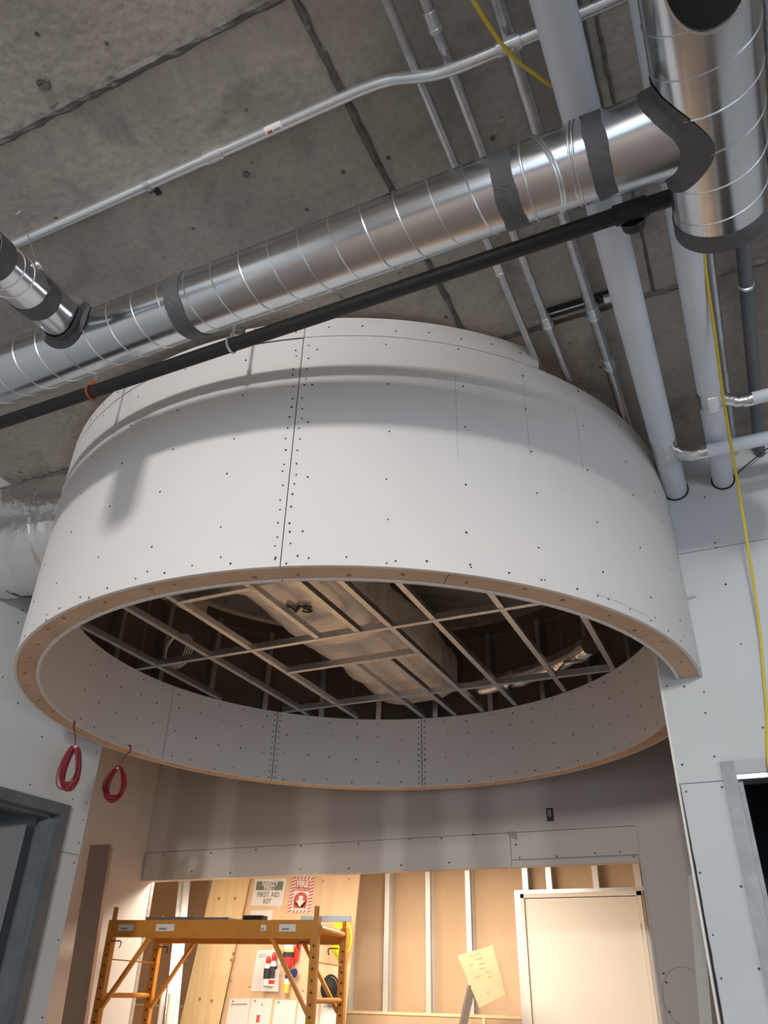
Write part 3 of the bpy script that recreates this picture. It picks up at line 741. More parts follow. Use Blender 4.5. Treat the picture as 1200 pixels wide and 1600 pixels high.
def branch_pipe(p, u1, r, label, dv=0.055, dz=-0.002):
    e = empty('branch_pipe', Vector(p), label, 'pipe'); x, y, z = p
    mb = MB(); pts_ = [(x, y, z), (x+0.03, y+dv*0.4, z+dz*0.7), (x+0.06, y+dv*0.85, z+dz), (x+0.12, y+dv, z+dz)]
    mb.tube(pts_, [r*0.95, r*0.97, r, r], 18); mb.build('foil_elbow', M['foil'], e, True)
    MB().tube([(x+0.10, y+dv, z+dz), (u1, y+dv, z+dz)], r*1.03, 20).build('tube', M['white_pipe'], e, True)
    sleeve(e, (x+0.10, y+dv, z+dz), (1,0,0), 0.035, r*1.09, M['foil'], 'foil_wrap', 18)
    return e
branch_pipe((-0.020, 2.795, ZP-0.004), 2.5, 0.026, 'thin white branch pipe with foil elbow leaving the left jacketed pipe', -0.03, -0.068)
branch_pipe((0.168, 2.53, ZP-0.004), 2.5, 0.024, 'thin white branch pipe with foil elbow leaving the right jacketed pipe')
mb = MB()
for x in (-0.055, 0.142):
    r = 0.052 if x < 0 else 0.045
    mb.tube([(x+r*math.cos(2*PI*j/28), RV-0.001, ZP+r*math.sin(2*PI*j/28)) for j in range(28)], 0.004, 5, closed=True)
mb.build('pipe_hole_edge', M['gap'], wr, True)

ZC = 3.50
def conduit(u, r, v1, couplings, label, z=ZC, m_='galv_dull', straps=()):
    e = sweep('steel_conduit', [(u, -3, z), (u, v1, z)], r, M[m_], label, 'conduit', 14, 'conduits running along the slab')
    for v in couplings: sleeve(e, (u, v, z), (0,1,0), 0.05, r*1.22, M['emt'], 'coupling'); sleeve(e, (u, v+0.022, z), (0,1,0), 0.012, r*1.4, M['emt'], 'nut')
    return e
conduit(-0.425, 0.0135, 2.75, (1.73,), 'leftmost thin steel conduit dropping behind the drum strip')
conduit(-0.340, 0.0155, 2.75, (0.93, 2.03), 'second steel conduit from the left with a coupling beside the strut bar')
conduit(-0.180, 0.0195, RV+0.02, (2.05, 2.33), 'thickest steel conduit running next to the left white pipe')
conduit(0.215, 0.015, RV+0.005, (), 'slim grey conduit next to the hanging yellow cable')
ge = sweep('grey_pipe', [(0.31, -3, 3.47), (0.31, RV+0.005, 3.47)], 0.0225, M['grey_pipe'], 'dark grey plastic pipe with a clamp below the capped duct', 'pipe', 16)
p = on_z(1157, 455, 3.45); sleeve(ge, (0.31, p.y, 3.47), (0,1,0), 0.012, 0.0255, M['emt'], 'clamp')
conduit(0.415, 0.015, RV+0.005, (), 'steel conduit at the far right edge beyond the dark grey pipe')
# unistrut bar between conduits
a, b_ = Vector((-0.355, 2.04, 3.532)), Vector((-0.115, 2.04, 3.532))
st = empty('strut_channel', a, 'short dark steel strut bar carrying two conduits under the slab', 'bracket')
mb = MB(); mb.bar(a, b_, 0.03, 0.003); mb.bar(a+Vector((0,0.0135,0.011)), b_+Vector((0,0.0135,0.011)), 0.003, 0.022); mb.bar(a+Vector((0,-0.0135,0.011)), b_+Vector((0,-0.0135,0.011)), 0.003, 0.022)
mb.build('channel', M['dark_metal'], st); mb = MB(); mb.bar(a+Vector((0.03,-0.009,-0.0025)), b_+Vector((-0.07,-0.009,-0.0025)), 0.006, 0.002); mb.build('lip', M['emt'], st)
MB().box(b_.x-0.02, b_.x+0.012, b_.y-0.02, b_.y+0.006, 3.515, 3.53).build('strut_nut', M['emt'], st)
MB().box(a.x-0.022, a.x-0.014, a.y-0.004, a.y+0.004, 3.52, 3.53).build('strut_bolt', M['emt'], st)
# cross conduit with the kick-down offset
V0 = 1.036
def smooth_path(pts_, sub=6):
    P = [Vector(p) for p in pts_]; out = []
    for i in range(len(P)-1):
        p0, p1, p2, p3 = P[max(i-1,0)], P[i], P[i+1], P[min(i+2,len(P)-1)]
        for s in range(sub):
            t = s/sub
            out.append(0.5*((2*p1)+(p2-p0)*t+(2*p0-5*p1+4*p2-p3)*t*t+(3*p1-p0-3*p2+p3)*t**3))
    out.append(P[-1]); return out
emt_pts = smooth_path([(-3.03, V0, 3.542), (-2, V0, 3.542), (-1.2, V0, 3.542), (-0.68, V0, 3.542), (-0.58, V0, 3.540), (-0.50, V0, 3.525), (-0.43, V0, 3.487), (-0.36, V0, 3.455), (-0.28, V0, 3.444), (-0.18, V0, 3.443), (0.0, V0, 3.443), (0.12, V0, 3.443), (0.24, V0, 3.443)], 5)
ec = sweep('bent_conduit', emt_pts, 0.0165, M['emt'], 'bright steel conduit with an offset bend crossing the slab', 'conduit', 16)
def at_emt(x): 
    best = min(emt_pts, key=lambda p: abs(p.x-x)); return best
for (x, y) in ((345, 238), (803, 88)):
    d = px(x, y); tt = (V0)/d.y; c = CO+d*tt; c = at_emt(c.x)
    sleeve(ec, c, (1,0,0), 0.062, 0.0205, M['emt'], 'coupling', 16)
    for s in (-0.018, -0.006, 0.008, 0.02): sleeve(ec, (c.x+s, c.y+0.004, c.z-0.02), (0,0,1), 0.012, 0.0035, M['emt'], 'set_screw', 6)
d = px(232, 288); c = CO+d*(V0/d.y); sleeve(ec, (c.x, V0, 3.542), (1,0,0), 0.018, 0.020, M['galv_dull'], 'strap', 16)
MB().box(c.x-0.009, c.x+0.009, V0+0.018, V0+0.05, CZ-0.006, CZ-0.001).build('strap_foot', M['dark_metal'], ec)
d = px(430, 197); c = CO+d*(V0/d.y)
mb = MB(); vs = []; fs = []
for i in range(2):
    for j in range(7):
        a = math.radians(-150+j*20); vs.append((c.x-0.027+0.054*i, V0+0.0169*math.cos(a)*-1 if False else V0-0.0169*math.sin(math.radians(-10+j*14)), 3.542-0.0169*math.cos(math.radians(-10+j*14))))
for j in range(6): fs.append((j, j+1, 7+j+1, 7+j))
mb.add(vs, fs); mb.build('sticker', M['paper'], ec, True)
mb = MB(); mb.bar((c.x-0.02, V0-0.004, 3.5245), (c.x-0.004, V0-0.004, 3.5245), 0.008, 0.001); mb.build('sticker_print', M['ink_red'], ec)
mb = MB(); mb.bar((c.x+0.002, V0-0.004, 3.5245), (c.x+0.022, V0-0.004, 3.5245), 0.004, 0.001); mb.build('sticker_print', M['ink_grey'], ec)
# black sprinkler pipe
ZB, VB = 3.270, 1.497
bp_ = sweep('black_pipe', [(-3.04, VB, ZB), (2.6, VB, ZB)], 0.0235, M['black_pipe'], 'black iron pipe running diagonally below the spiral duct', 'pipe', 20)
p = on_z(990, 330, ZB); mb = MB(); mb.tube([(0.01, VB+0.02, ZB-0.005), (0.01, VB+0.05, ZB-0.008)], [0.036, 0.03], 14); mb.build('outlet_fitting', M['black_pipe'], bp_, True)
sleeve(bp_, (0.01, VB, ZB), (1,0,0), 0.09, 0.029, M['black_pipe'], 'coupling', 18)
def pipe_hanger(u, m_, label):
    e = empty('pipe_hanger', (u, VB, ZB), label, 'hanger'); mb = MB(); mb.tube([(u, VB+0.026*math.cos(2*PI*j/24), ZB+0.026*math.sin(2*PI*j/24)) for j in range(24)], 0.0045, 6, closed=True); mb.build('ring', m_, e, True)
    MB().tube([(u, VB, ZB+0.026), (u, VB, CZ)], 0.005, 8).build('rod', M['galv_dull'], e, True)
    mb = MB(); mb.tube([(u, VB, ZB+0.022), (u, VB, ZB+0.05)], 0.009, 6); mb.build('nut', m_, e)
p = on_z(360, 538, ZB); pipe_hanger(p.x, M['emt'], 'steel ring hanger on the black pipe above the drum strip')
p = on_z(137, 608, ZB); pipe_hanger(p.x, M['orange_clamp'], 'rusty orange ring hanger on the black pipe left of the drum')
# anchor wire above the elbow
p = on_z(783, 185, CZ-0.002); mb = MB(); mb.tube([(p.x, p.y, CZ-0.001), (p.x, p.y, CZ-0.012)], 0.007, 8); mb.tube([(p.x, p.y, CZ-0.01), (p.x-0.01, VD-0.05, ZD+0.075)], 0.0014, 5)
tag(mb.build('hanger_wire', M['galv_dull'], None, True), 'thin hanger wire dropping to the sealant band near the elbow', 'hanger')
# yellow cable
pts_ = [tuple(on_z(735, -8, 3.40)), tuple(on_z(765, 42, 3.40)), tuple(on_z(800, 88, 3.405)), tuple(on_z(835, 115, 3.425)), tuple(on_z(868, 134, 3.437)),
        (-0.058, 1.16, 3.443), (-0.055, 1.30, 3.443), (-0.01, 1.40, 3.443), (0.06, 1.43, 3.44), (0.14, 1.44, 3.435), (0.188, 1.55, 3.42), (0.195, 1.70, 3.40)]
low = [on_v(1103, 425, 1.88), on_v(1118, 530, 2.15), on_v(1133, 640, 2.4), on_v(1160, 800, 2.72), on_v(1184, 960, 2.92), on_v(1197, 1100, 3.0), on_v(1212, 1250, 3.03)]
pts_ += [tuple(p) for p in low]; pts_ += [(low[-1].x+0.06, 3.08, 1.2), (low[-1].x+0.08, 3.08, 0.02)]
mb = MB(); mb.tube(smooth_path(pts_, 8), 0.0052, 8)
tag(mb.build('yellow_cable', M['cable_yellow'], None, True), 'yellow cable draped over the pipes and hanging down the right wall', 'cable')
mb = MB(); mb.tube(smooth_path([tuple(on_v(1200, 700, RV-0.03)), tuple(on_v(1165, 728, RV-0.02)), tuple(on_v(1147, 745, RV-0.004))], 5), 0.003, 6)
tag(mb.build('thin_wire', M['ink'], None, True), 'thin black wire running along the wall under the white branch pipe', 'wire')

# ------------------------------------------------------------------ red cable coils
def cable_coil(hook, c, rw, rh, label, seed, tilt):
    rnd = random.Random(seed); e = empty('cable_coil', c, label, 'cable', 'red cable coils hanging from the drum rim')
    c = Vector(c); hook = Vector(hook); top = c+Vector((0,0,rh))
    mb = MB(); mb.tube(smooth_path([hook+Vector((-0.012,0.0,0.002)), hook+Vector((0.004,-0.006,0.0)), hook+Vector((0.010,-0.008,-0.03)), (hook+top)/2+Vector((0.006,-0.006,0)), top], 5), 0.0034, 7); mb.build('lead', M['cable_red'], e, True)
    for k in range(13):
        w_ = rw*rnd.uniform(0.72, 1.05); h_ = rh*rnd.uniform(0.86, 1.05); off = Vector((rnd.uniform(-0.008,0.008), rnd.uniform(-0.014,0.014), 0)); an = tilt+rnd.uniform(-0.25,0.25)
        pts_ = []
        for j in range(26):
            t = 2*PI*j/26; x = w_*math.sin(t)*(1.0-0.35*math.cos(t)); z = h_*math.cos(t)
            pts_.append(c+off+Vector((x*math.cos(an), x*math.sin(an), z-(rh-h_)*-1)))
        mb = MB(); mb.tube(pts_, 0.0034, 6, closed=True); mb.build('cable_loop', M['cable_red'], e, True)
    mb = MB(); mb.tube([(top.x-0.01, top.y-0.004, top.z-0.005), (top.x+0.012, top.y-0.004, top.z-0.002)], 0.007, 7); mb.build('cable_tie', M['white'], e)
cable_coil((-2.868, 2.70, 2.520), tuple(on_v(110, 1199, 2.72)), 0.035, 0.095, 'narrow bundle of red cable hanging against the left white wall', 3, 0.9)
cable_coil((-2.90, 3.135, 2.520), tuple(on_v(181, 1224, 3.12)), 0.062, 0.082, 'round coil of red cable hanging from the rim beside the wall edge', 8, 0.1)

# ------------------------------------------------------------------ things in and behind the opening
# leaning steel track against the side wall
def lean_channel(name, pb, pt, wd, dp, label, m_='galv_stud', face=(0.6,-0.8,0)):
    e = empty(name, pb, label, 'steel stud'); pb = Vector(pb); pt = Vector(pt); d = (pt-pb).normalized(); f = Vector(face); f = (f-d*f.dot(d)).normalized(); s = d.cross(f).normalized()
    MB().bar(pb+f*dp/2, pt+f*dp/2, wd, 0.003, f).build('web', M[m_], e)
    MB().bar(pb+s*wd/2, pt+s*wd/2, 0.003, dp, f).build('flange', M[m_], e)
    MB().bar(pb-s*wd/2, pt-s*wd/2, 0.003, dp, f).build('flange', M[m_], e)
    return e
M['track'] = mat('weathered_steel_track', (0.42, 0.33, 0.285), 0.45, 0.4, col2=(0.50, 0.40, 0.35), scale=4, stretch=(1,1,0.3))
lean_channel('steel_track', (-3.66, 4.02, 0.0), (-3.93, 4.16, 2.235), 0.125, 0.07, 'wide brownish steel track leaning on the side wall behind the left corner', 'track', (0.45,-0.9,0))
lean_channel('steel_stud', (-0.50, 4.02, 0.0), (-0.318, 4.02, 1.93), 0.05, 0.06, 'bright steel stud leaning behind the free edge of the right wall', 'lit_stud', (-0.35,-0.93,0))
# outlet box
ob = empty('outlet_box', tuple(on_v(859, 1273, FV)), 'small metal electrical box set in the far wall', 'outlet'); c = ob.location
MB().box(c.x-0.022, c.x+0.022, FV-0.002, FV+0.001, c.z-0.036, c.z+0.036).build('box', M['dark_metal'], ob)
MB().box(c.x-0.012, c.x+0.010, FV-0.004, FV-0.002, c.z-0.012, c.z+0.028).build('wires', M['ink_grey'], ob)
MB().box(c.x-0.024, c.x-0.019, FV-0.006, FV-0.0005, c.z-0.038, c.z+0.038).build('flange', M['galv_dull'], ob)

# --- back room: plywood sheet with notices
PV = 6.50
def slab(name, quad_px, v, th, m_, parent=None, dv=None):
    """four corners read off at depth v; dv shifts the lower edge towards the camera (leaning)"""
    c = []
    for i, (x, y) in enumerate(quad_px): c.append(on_v(x, y, v))
    mb = MB(); mb.quad(c, th, (0,1,0)); return mb.build(name, m_, parent)
ps = tag(slab('plywood_sheet', [(391.5,1362), (563.5,1352), (538,1604), (343,1604)], PV, 0.018, M['sheet']), 'plywood notice board leaning in the back room with safety signs', 'board')
# the sheet and the plank go on down to the floor
a, b_, c, d = on_v(343,1604,PV), on_v(538,1604,PV), on_v(391.5,1362,PV), on_v(563.5,1352,PV)
def down(p, q):   # carry the line q->p on to the floor
    t = p.z/(q.z-p.z); r = p + (p-q)*t; return r
la, lb = down(a, c), down(b_, d)
mb = MB(); mb.quad([a, b_, lb, la], 0.018, (0,1,0)); mb.build('lower_part', M['sheet'], ps)
c1, c2, c3, c4 = on_v(333,1372,6.42), on_v(388.5,1368,6.42), on_v(338,1604,6.42), on_v(280,1604,6.42)
l3, l4 = down(c3, c2), down(c4, c1)
mb = MB(); mb.quad([c1, c2, l3, l4], 0.032, (0,1,0)); plank = tag(mb.build('pine_plank', M['lumber']), 'wide pale pine plank leaning beside the plywood notice board', 'plank')
for x, y in ((312,1561),(331,1564),(367,1404),(342,1404),(361,1500),(365,1490)):
    p = on_v(x, y, 6.419); mb = MB(); mb.tube([(p.x, 6.4215, p.z), (p.x, 6.418, p.z)], 0.012, 9); mb.build('knot', M['knot'], plank)
for x, y in ((361,1533),(390,1542),(473,1548),(505,1377),(545,1374)):
    p = on_v(x, y, PV-0.001); mb = MB(); mb.tube([(p.x, PV+0.001, p.z), (p.x, PV-0.0015, p.z)], 0.008, 8); mb.build('knot', M['knot'], ps)

def card(name, q, v, m_, label, cat, group=None, th=0.003):
    mb = MB(); mb.quad([on_v(x, y, v) for x, y in q], th, (0,1,0)); o = mb.build(name, m_); return tag(o, label, cat, group)
def lerp_q(q, s, t):     # point in a quad, s right, t down (0..1)
    (ax, ay), (bx, by), (cx, cy), (dx, dy) = q
    tx, ty = ax+(bx-ax)*s, ay+(by-ay)*s; ux, uy = dx+(cx-dx)*s, dy+(cy-dy)*s
    return (tx+(ux-tx)*t, ty+(uy-ty)*t)
def sub_quad(q, s0, s1, t0, t1): return [lerp_q(q, s0, t0), lerp_q(q, s1, t0), lerp_q(q, s1, t1), lerp_q(q, s0, t1)]
def printed(name, q, v, m_, parent, off=0.0008):
    mb = MB(); mb.quad([on_v(x, y, v-off) for x, y in q], off*0.6, (0,1,0)); return mb.build(name, m_, parent)
def words(body, q, s, t, h, v, m_, parent, bold=0.0, sx=None):
    o = on_v(*lerp_q(q, s, t), v-0.0022); a = on_v(*lerp_q(q, s-0.2, t), v); b_ = on_v(*lerp_q(q, s+0.2, t), v)
    e1 = on_v(*lerp_q(q, s, t-0.1), v); e0 = on_v(*lerp_q(q, s, t+0.1), v)
    return text_mesh('lettering', body, h, tuple(o), b_-a, (e1-e0)-(b_-a)*((e1-e0).dot(b_-a)/(b_-a).length_squared), m_, parent, 0.0004, bold=bold)
SV = PV-0.004
q1 = [(399,1373), (447.4,1372.4), (440.6,1416.6), (391.4,1415.6)]
s1_ = card('safety_sign', q1, SV, M['paper'], 'white first aid kit sign on the plywood notice board', 'sign')
printed('green_panel', sub_quad(q1, 0.07, 0.93, 0.10, 0.42), SV, M['ink_green'], s1_)
words('SAFETY', q1, 0.5, 0.185, 0.050, SV, M['paper'], s1_, 0.0015); words('FIRST', q1, 0.5, 0.335, 0.048, SV, M['paper'], s1_, 0.0015)
words('FIRST AID', q1, 0.5, 0.585, 0.054, SV, M['ink_grey'], s1_, 0.0018); words('KIT', q1, 0.5, 0.825, 0.054, SV, M['ink_grey'], s1_, 0.0018)
q2 = [(457.4,1369), (492,1370), (485,1427), (448.6,1426)]
s2_ = card('safety_sign', q2, SV, M['paper'], 'red and white striped fire extinguisher sign on the plywood notice board', 'sign')
for i in range(11):       # diagonal border stripes
    t = i/11
    printed('stripe', [lerp_q(q2,0.0,t+0.05), lerp_q(q2,0.17,t-0.0), lerp_q(q2,0.17,t+0.045), lerp_q(q2,0.0,min(1,t+0.095))], SV, M['ink_red'], s2_)
    printed('stripe', [lerp_q(q2,0.83,t+0.05), lerp_q(q2,1.0,t-0.0), lerp_q(q2,1.0,t+0.045), lerp_q(q2,0.83,min(1,t+0.095))], SV, M['ink_red'], s2_)
for i in range(4):
    for t0 in (0.0, 0.915):
        s = 0.2+0.155*i; printed('stripe', [lerp_q(q2,s+0.06,t0), lerp_q(q2,s+0.13,t0), lerp_q(q2,s+0.07,t0+0.085), lerp_q(q2,s,t0+0.085)], SV, M['ink_red'], s2_)
printed('red_panel', sub_quad(q2, 0.19, 0.81, 0.10, 0.335), SV, M['ink_red'], s2_)
words('FIRE', q2, 0.5, 0.215, 0.066, SV-0.001, M['paper'], s2_, 0.003)
words('EXTINGUISHER', q2, 0.5, 0.375, 0.024, SV, M['ink_red'], s2_, 0.0004)
ring = [lerp_q(q2, 0.5+0.30*math.cos(a*PI/12), 0.64+0.21*math.sin(a*PI/12)) for a in range(24)]
mb = MB(); P = [on_v(x, y, SV-0.0008) for x, y in ring]; P2 = [p+Vector((0,0.0006,0)) for p in P]; mb.add(P+P2, [tuple(range(24)), tuple(range(24,48))]+[(i,(i+1)%24,24+(i+1)%24,24+i) for i in range(24)]); mb.build('red_disc', M['ink_red'], s2_)
printed('red_foot', sub_quad(q2, 0.22, 0.78, 0.66, 0.87), SV, M['ink_red'], s2_)
arrow = [(0.41,0.53),(0.59,0.53),(0.59,0.66),(0.70,0.66),(0.5,0.84),(0.30,0.66),(0.41,0.66)]
P = [on_v(*lerp_q(q2, s, t), SV-0.002) for s, t in arrow]; P2 = [p+Vector((0,0.0008,0)) for p in P]
mb = MB(); mb.add(P+P2, [tuple(range(7)), tuple(range(7,14))]+[(i,(i+1)%7,7+(i+1)%7,7+i) for i in range(7)]); mb.build('arrow', M['paper'], s2_)
papers = [([(359,1560.5),(391,1559.6),(385.5,1603),(352,1603)], 'leftmost white notice sheet in the bottom row on the plywood', True),
          ([(393.6,1559.6),(425.6,1560),(420.5,1603),(386.5,1603)], 'white notice sheet with a red mark in the bottom row', False),
          ([(430,1562),(463.6,1563),(459,1603),(424.5,1603)], 'middle white notice sheet of the bottom row on the plywood', False),
          ([(467.6,1563),(499,1564),(495,1603),(462,1603)], 'white notice sheet behind the front scaffold post', False),
          ([(503,1564),(536,1565),(533,1603),(499,1603)], 'rightmost white notice sheet with a heading bar between scaffold posts', True)]
for i, (q, lab, bar_) in enumerate(papers):
    o = card('notice_sheet', q, SV, M['paper'], lab, 'paper', 'notice sheets on the plywood')
    printed('emblem', sub_quad(q, 0.12, 0.22, 0.06, 0.14), SV, M['ink_grey'], o)
    if bar_: printed('heading_bar', sub_quad(q, 0.1, 0.9, 0.19, 0.245), SV, M['ink_grey'], o)
    if i == 1: printed('red_mark', sub_quad(q, 0.36, 0.52, 0.60, 0.88), SV, M['ink_red'], o); printed('figure', sub_quad(q, 0.5, 0.58, 0.2, 0.27), SV, M['ink_grey'], o)
    else:
        for t in (0.35, 0.44, 0.53, 0.62, 0.71, 0.8): printed('text_line', sub_quad(q, 0.1, 0.86, t, t+0.018), SV, M['white'], o)
q = [(392.5,1422.5),(427,1421.5),(424,1440),(390,1440)]
card('notice_sheet', q, SV, M['paper'], 'white sheet on the plywood just above the scaffold deck', 'paper', 'notice sheets on the plywood')
# bag with two bottles
qb = [(402,1485),(438,1483),(435,1550),(391.5,1549)]
bag = card('paper_pouch', qb, SV, M['paper'], 'white printed sheet and clear pouch with two bottles on the plywood', 'pouch')
for t in (0.1,0.15,0.2,0.3,0.35,0.4,0.45,0.5,0.6,0.65): printed('text_line', sub_quad(qb, 0.1, 0.4, t, t+0.02), SV, M['ink_grey'] if t < 0.2 else M['white'], bag)
mb = MB(); mb.quad([on_v(x, y, SV-0.05) for x, y in ((409,1525),(437,1512),(434,1549),(409,1549))], 0.002, (0,1,0)); mb.build('clear_front', M['clear'], bag)
def bottle(x, y0, y1, r, v, label):
    b0, b1 = on_v(x, y1, v), on_v(x+4 if False else x, y0, v); e = empty('eyewash_bottle', b0, label, 'bottle', 'bottles in the clear pouch'); h = b1.z-b0.z
    MB().tube([b0, b0+Vector((0,0,h*0.68)), b0+Vector((0,0,h*0.74))], [r, r, r*0.55], 14).build('body', M['white'], e, True)
    MB().tube([b0+Vector((0,0,h*0.74)), b0+Vector((0,0,h*0.80)), b0+Vector((0,0,h*0.92)), b0+Vector((0,0,h))], [r*0.5, r*0.7, r*0.66, r*0.4], 12).build('cap', M['red'], e, True)
    MB().tube([b0+Vector((0,0,h*0.22)), b0+Vector((0,0,h*0.58))], r*1.03, 14, False).build('label_band', M['ink'], e, True)
    MB().tube([b0+Vector((0,0,h*0.06)), b0+Vector((0,0,h*0.18))], r*1.03, 14, False).build('red_band', M['red'] if x > 420 else M['white'], e, True)
bottle(416, 1494, 1540, 0.030, PV-0.045, 'white bottle with black label, left of the two in the pouch'); bottle(424.5, 1488, 1541, 0.028, PV-0.045, 'white bottle with red cap and red band, right in the pouch')
# fire extinguisher canister in its red holder
p = on_v(449, 1511, PV-0.06); p1 = on_v(449, 1484, PV-0.06); h = p1.z-p.z
fe = empty('red_canister', p, 'red canister with yellow and black label hung on the plywood', 'canister')
MB().tube([p, p+Vector((0,0,0.02)), p+Vector((0,0,h*0.55))], [0.046, 0.052, 0.052], 18).build('holder', M['red'], fe, True)
MB().tube([p+Vector((0,0,h*0.55)), p+Vector((0,0,h*0.86))], 0.046, 18, False).build('black_label', M['ink'], fe, True)
MB().tube([p+Vector((0,0,h*0.86)), p+Vector((0,0,h*1.02))], 0.047, 18).build('yellow_band', M['label_yellow'], fe, True)
MB().tube([p+Vector((0,0,h*1.02)), p+Vector((0,0,h*1.3)), p+Vector((0,0,h*1.38))], [0.044, 0.04, 0.02], 18).build('neck', M['white'], fe, True)
mb = MB(); mb.bar(p+Vector((0.055,0.03,h*0.35)), p+Vector((0.075,0.03,h*1.62)), 0.04, 0.012, (0,1,0)); mb.build('bracket', M['red'], fe)
# air horn
p = on_v(446, 1551, PV-0.04); p1 = on_v(449.5, 1529, PV-0.04)
ah = empty('air_horn', p, 'small air horn with blue trumpet on the plywood', 'air horn')
MB().tube([p, p+(p1-p)*0.62], 0.024, 14).build('can_label', M['label_yellow'], ah, True)
MB().tube([p+(p1-p)*0.62, p+(p1-p)*0.92, p1], [0.026, 0.026, 0.014], 14).build('can', M['white'], ah, True)
b0 = p1+Vector((-0.012,0,0.008)); MB().tube([b0, b0+Vector((0.03,-0.01,0.026)), b0+Vector((0.062,-0.02,0.035)), b0+Vector((0.09,-0.03,0.03))], [0.018, 0.016, 0.02, 0.034], 14).build('trumpet', M['blue'], ah, True)
# hard hat and dark helmet hung at the sheet's right edge
def hat(c, rx, rz, m_, label, dark=False):
    e = empty('hard_hat', c, label, 'hard hat'); mb = MB(); mb.sphere(c, rx, 0.07, rz, 18, 12); mb.build('shell', m_, e, True)
    mb = MB(); mb.tube([Vector(c)+Vector((1.12*rx*math.cos(2*PI*j/24), 0.02, 1.1*rz*math.sin(2*PI*j/24))) for j in range(24)], 0.008, 6, closed=True); mb.build('brim', m_, e, True)
    mb = MB(); mb.tube([Vector(c)+Vector((0, -0.072*math.sin(t*PI/10), rz*math.cos(t*PI/10))) for t in range(11)], 0.008, 6); mb.build('ridge', m_, e, True)
hat(tuple(on_v(531, 1466, PV-0.0705)), 0.085, 0.13, M['hat_yellow'], 'yellow hard hat hung on the plywood behind the scaffold post')
hat(tuple(on_v(514, 1545, PV-0.0705)), 0.068, 0.085, M['black'], 'black helmet hung on the plywood below the yellow hard hat')

# leaning studs and pale tubes left of the plank
def lean_stud(x0, y0, x1, y1, v0, v1, wd, label, group='studs stacked in the back room'):
    t, b_ = on_v(x0, y0, v1), on_v(x1, y1, v0); b2 = down(b_, t); 
    e = lean_channel('steel_stud', tuple(b2), tuple(t + (t-b_).normalized()*0.35), wd, 0.05, label); e['group'] = group; return e
lean_stud(284, 1380, 262, 1600, 6.05, 6.25, 0.050, 'steel stud leaning left of the two stacked in the back room')
lean_stud(292, 1380, 272, 1600, 6.0, 6.2, 0.05, 'steel stud leaning right of its twin in the back room')
def pale_tube(xt, yt, xb, r, v, label):
    t = on_v(xt, yt, v); b_ = on_v(xb, 1602, v); b2 = down(b_, t); mb = MB(); mb.tube([b2, t], r, 16)
    e = empty('pale_tube', tuple(b2), label, 'tube', 'pale tubes by the plank'); mb.build('wall', M['white'], e, True)
    mb = MB(); mb.tube([t-Vector((0,0,0.002)), t+Vector((0,0,0.004))], r*0.8, 16); mb.build('end_face', M['paper'], e)
pale_tube(257, 1541, 249, 0.021, 5.95, 'thinner pale tube standing left beside the leaning plank'); pale_tube(270, 1553, 264, 0.034, 5.9, 'thicker pale tube standing right beside the leaning plank')
# cardboard note on a stick
t, b_ = on_v(737, 1540, 6.35), on_v(723, 1602, 6.35); lean_channel('steel_stud', tuple(down(b_, t)), tuple(t), 0.05, 0.035, 'steel stud propping up the cardboard note')
qc = [(714.6,1493),(770.3,1476.8),(790.5,1554.5),(749.2,1574.7)]
cn = card('cardboard_note', qc, 6.33, M['card'], 'tilted cardboard piece with faint handwriting against the brown wall', 'cardboard', None, 0.006)
rnd = random.Random(5)
for s0, s1x, t in ((0.32,0.60,0.08),(0.42,0.62,0.17),(0.22,0.32,0.24),(0.45,0.66,0.27),(0.42,0.64,0.36),(0.20,0.44,0.47),(0.56,0.72,0.45),(0.60,0.70,0.55),(0.40,0.50,0.80)):
    pts_ = []; n = int((s1x-s0)/0.016)
    for i in range(n+1): pts_.append(on_v(*lerp_q(qc, s0+(s1x-s0)*i/n, t+(0.02 if i % 2 else -0.02)*rnd.uniform(0.3,1)), 6.3285))
    mb = MB(); mb.tube(pts_, 0.0016, 4); mb.build('handwriting', M['pencil'], cn)

# ------------------------------------------------------------------ yellow rolling scaffold
FLp, FRp, RRp = Vector((-3.67, 4.11, 0)), Vector((-2.39, 4.30, 0)), Vector((-2.52, 4.90, 0)); RLp = FLp + (RRp-FRp)
sf = empty('rolling_scaffold', (FLp+FRp+RRp+RLp)/4, 'yellow steel rolling scaffold standing in the opening below the drum', 'scaffold')
Y = M['yellow_paint']
zt, zb_ = 1.802, 1.712
L_ = (FRp-FLp).normalized(); W_ = (RRp-FRp).normalized(); UPV = Vector((0,0,1))
for nm, P in (('post', FLp), ('post', FRp), ('post', RRp), ('post', RLp)):
    o = MB().bar(P+UPV*0.12, P+UPV*zt, 0.042, 0.042, L_).build('post', Y, sf)
    MB().tube([P+UPV*zt, P+UPV*1.872], 0.014, 10).build('stub_pin', Y, o, True)
    mb = MB()
    for i in range(26):
        z = 0.3+i*0.055; mb.tube([P+UPV*z-W_*0.0205, P+UPV*z-W_*0.0222], 0.007, 7)
    k_ = mb.build('pin_holes', M['ink'], o); k_['kind'] = 'stuff'
    mb = MB(); mb.tube([P+UPV*0.06+W_*0.02, P+UPV*0.06-W_*0.02], 0.06, 16); mb.build('caster', M['black'], o, True)
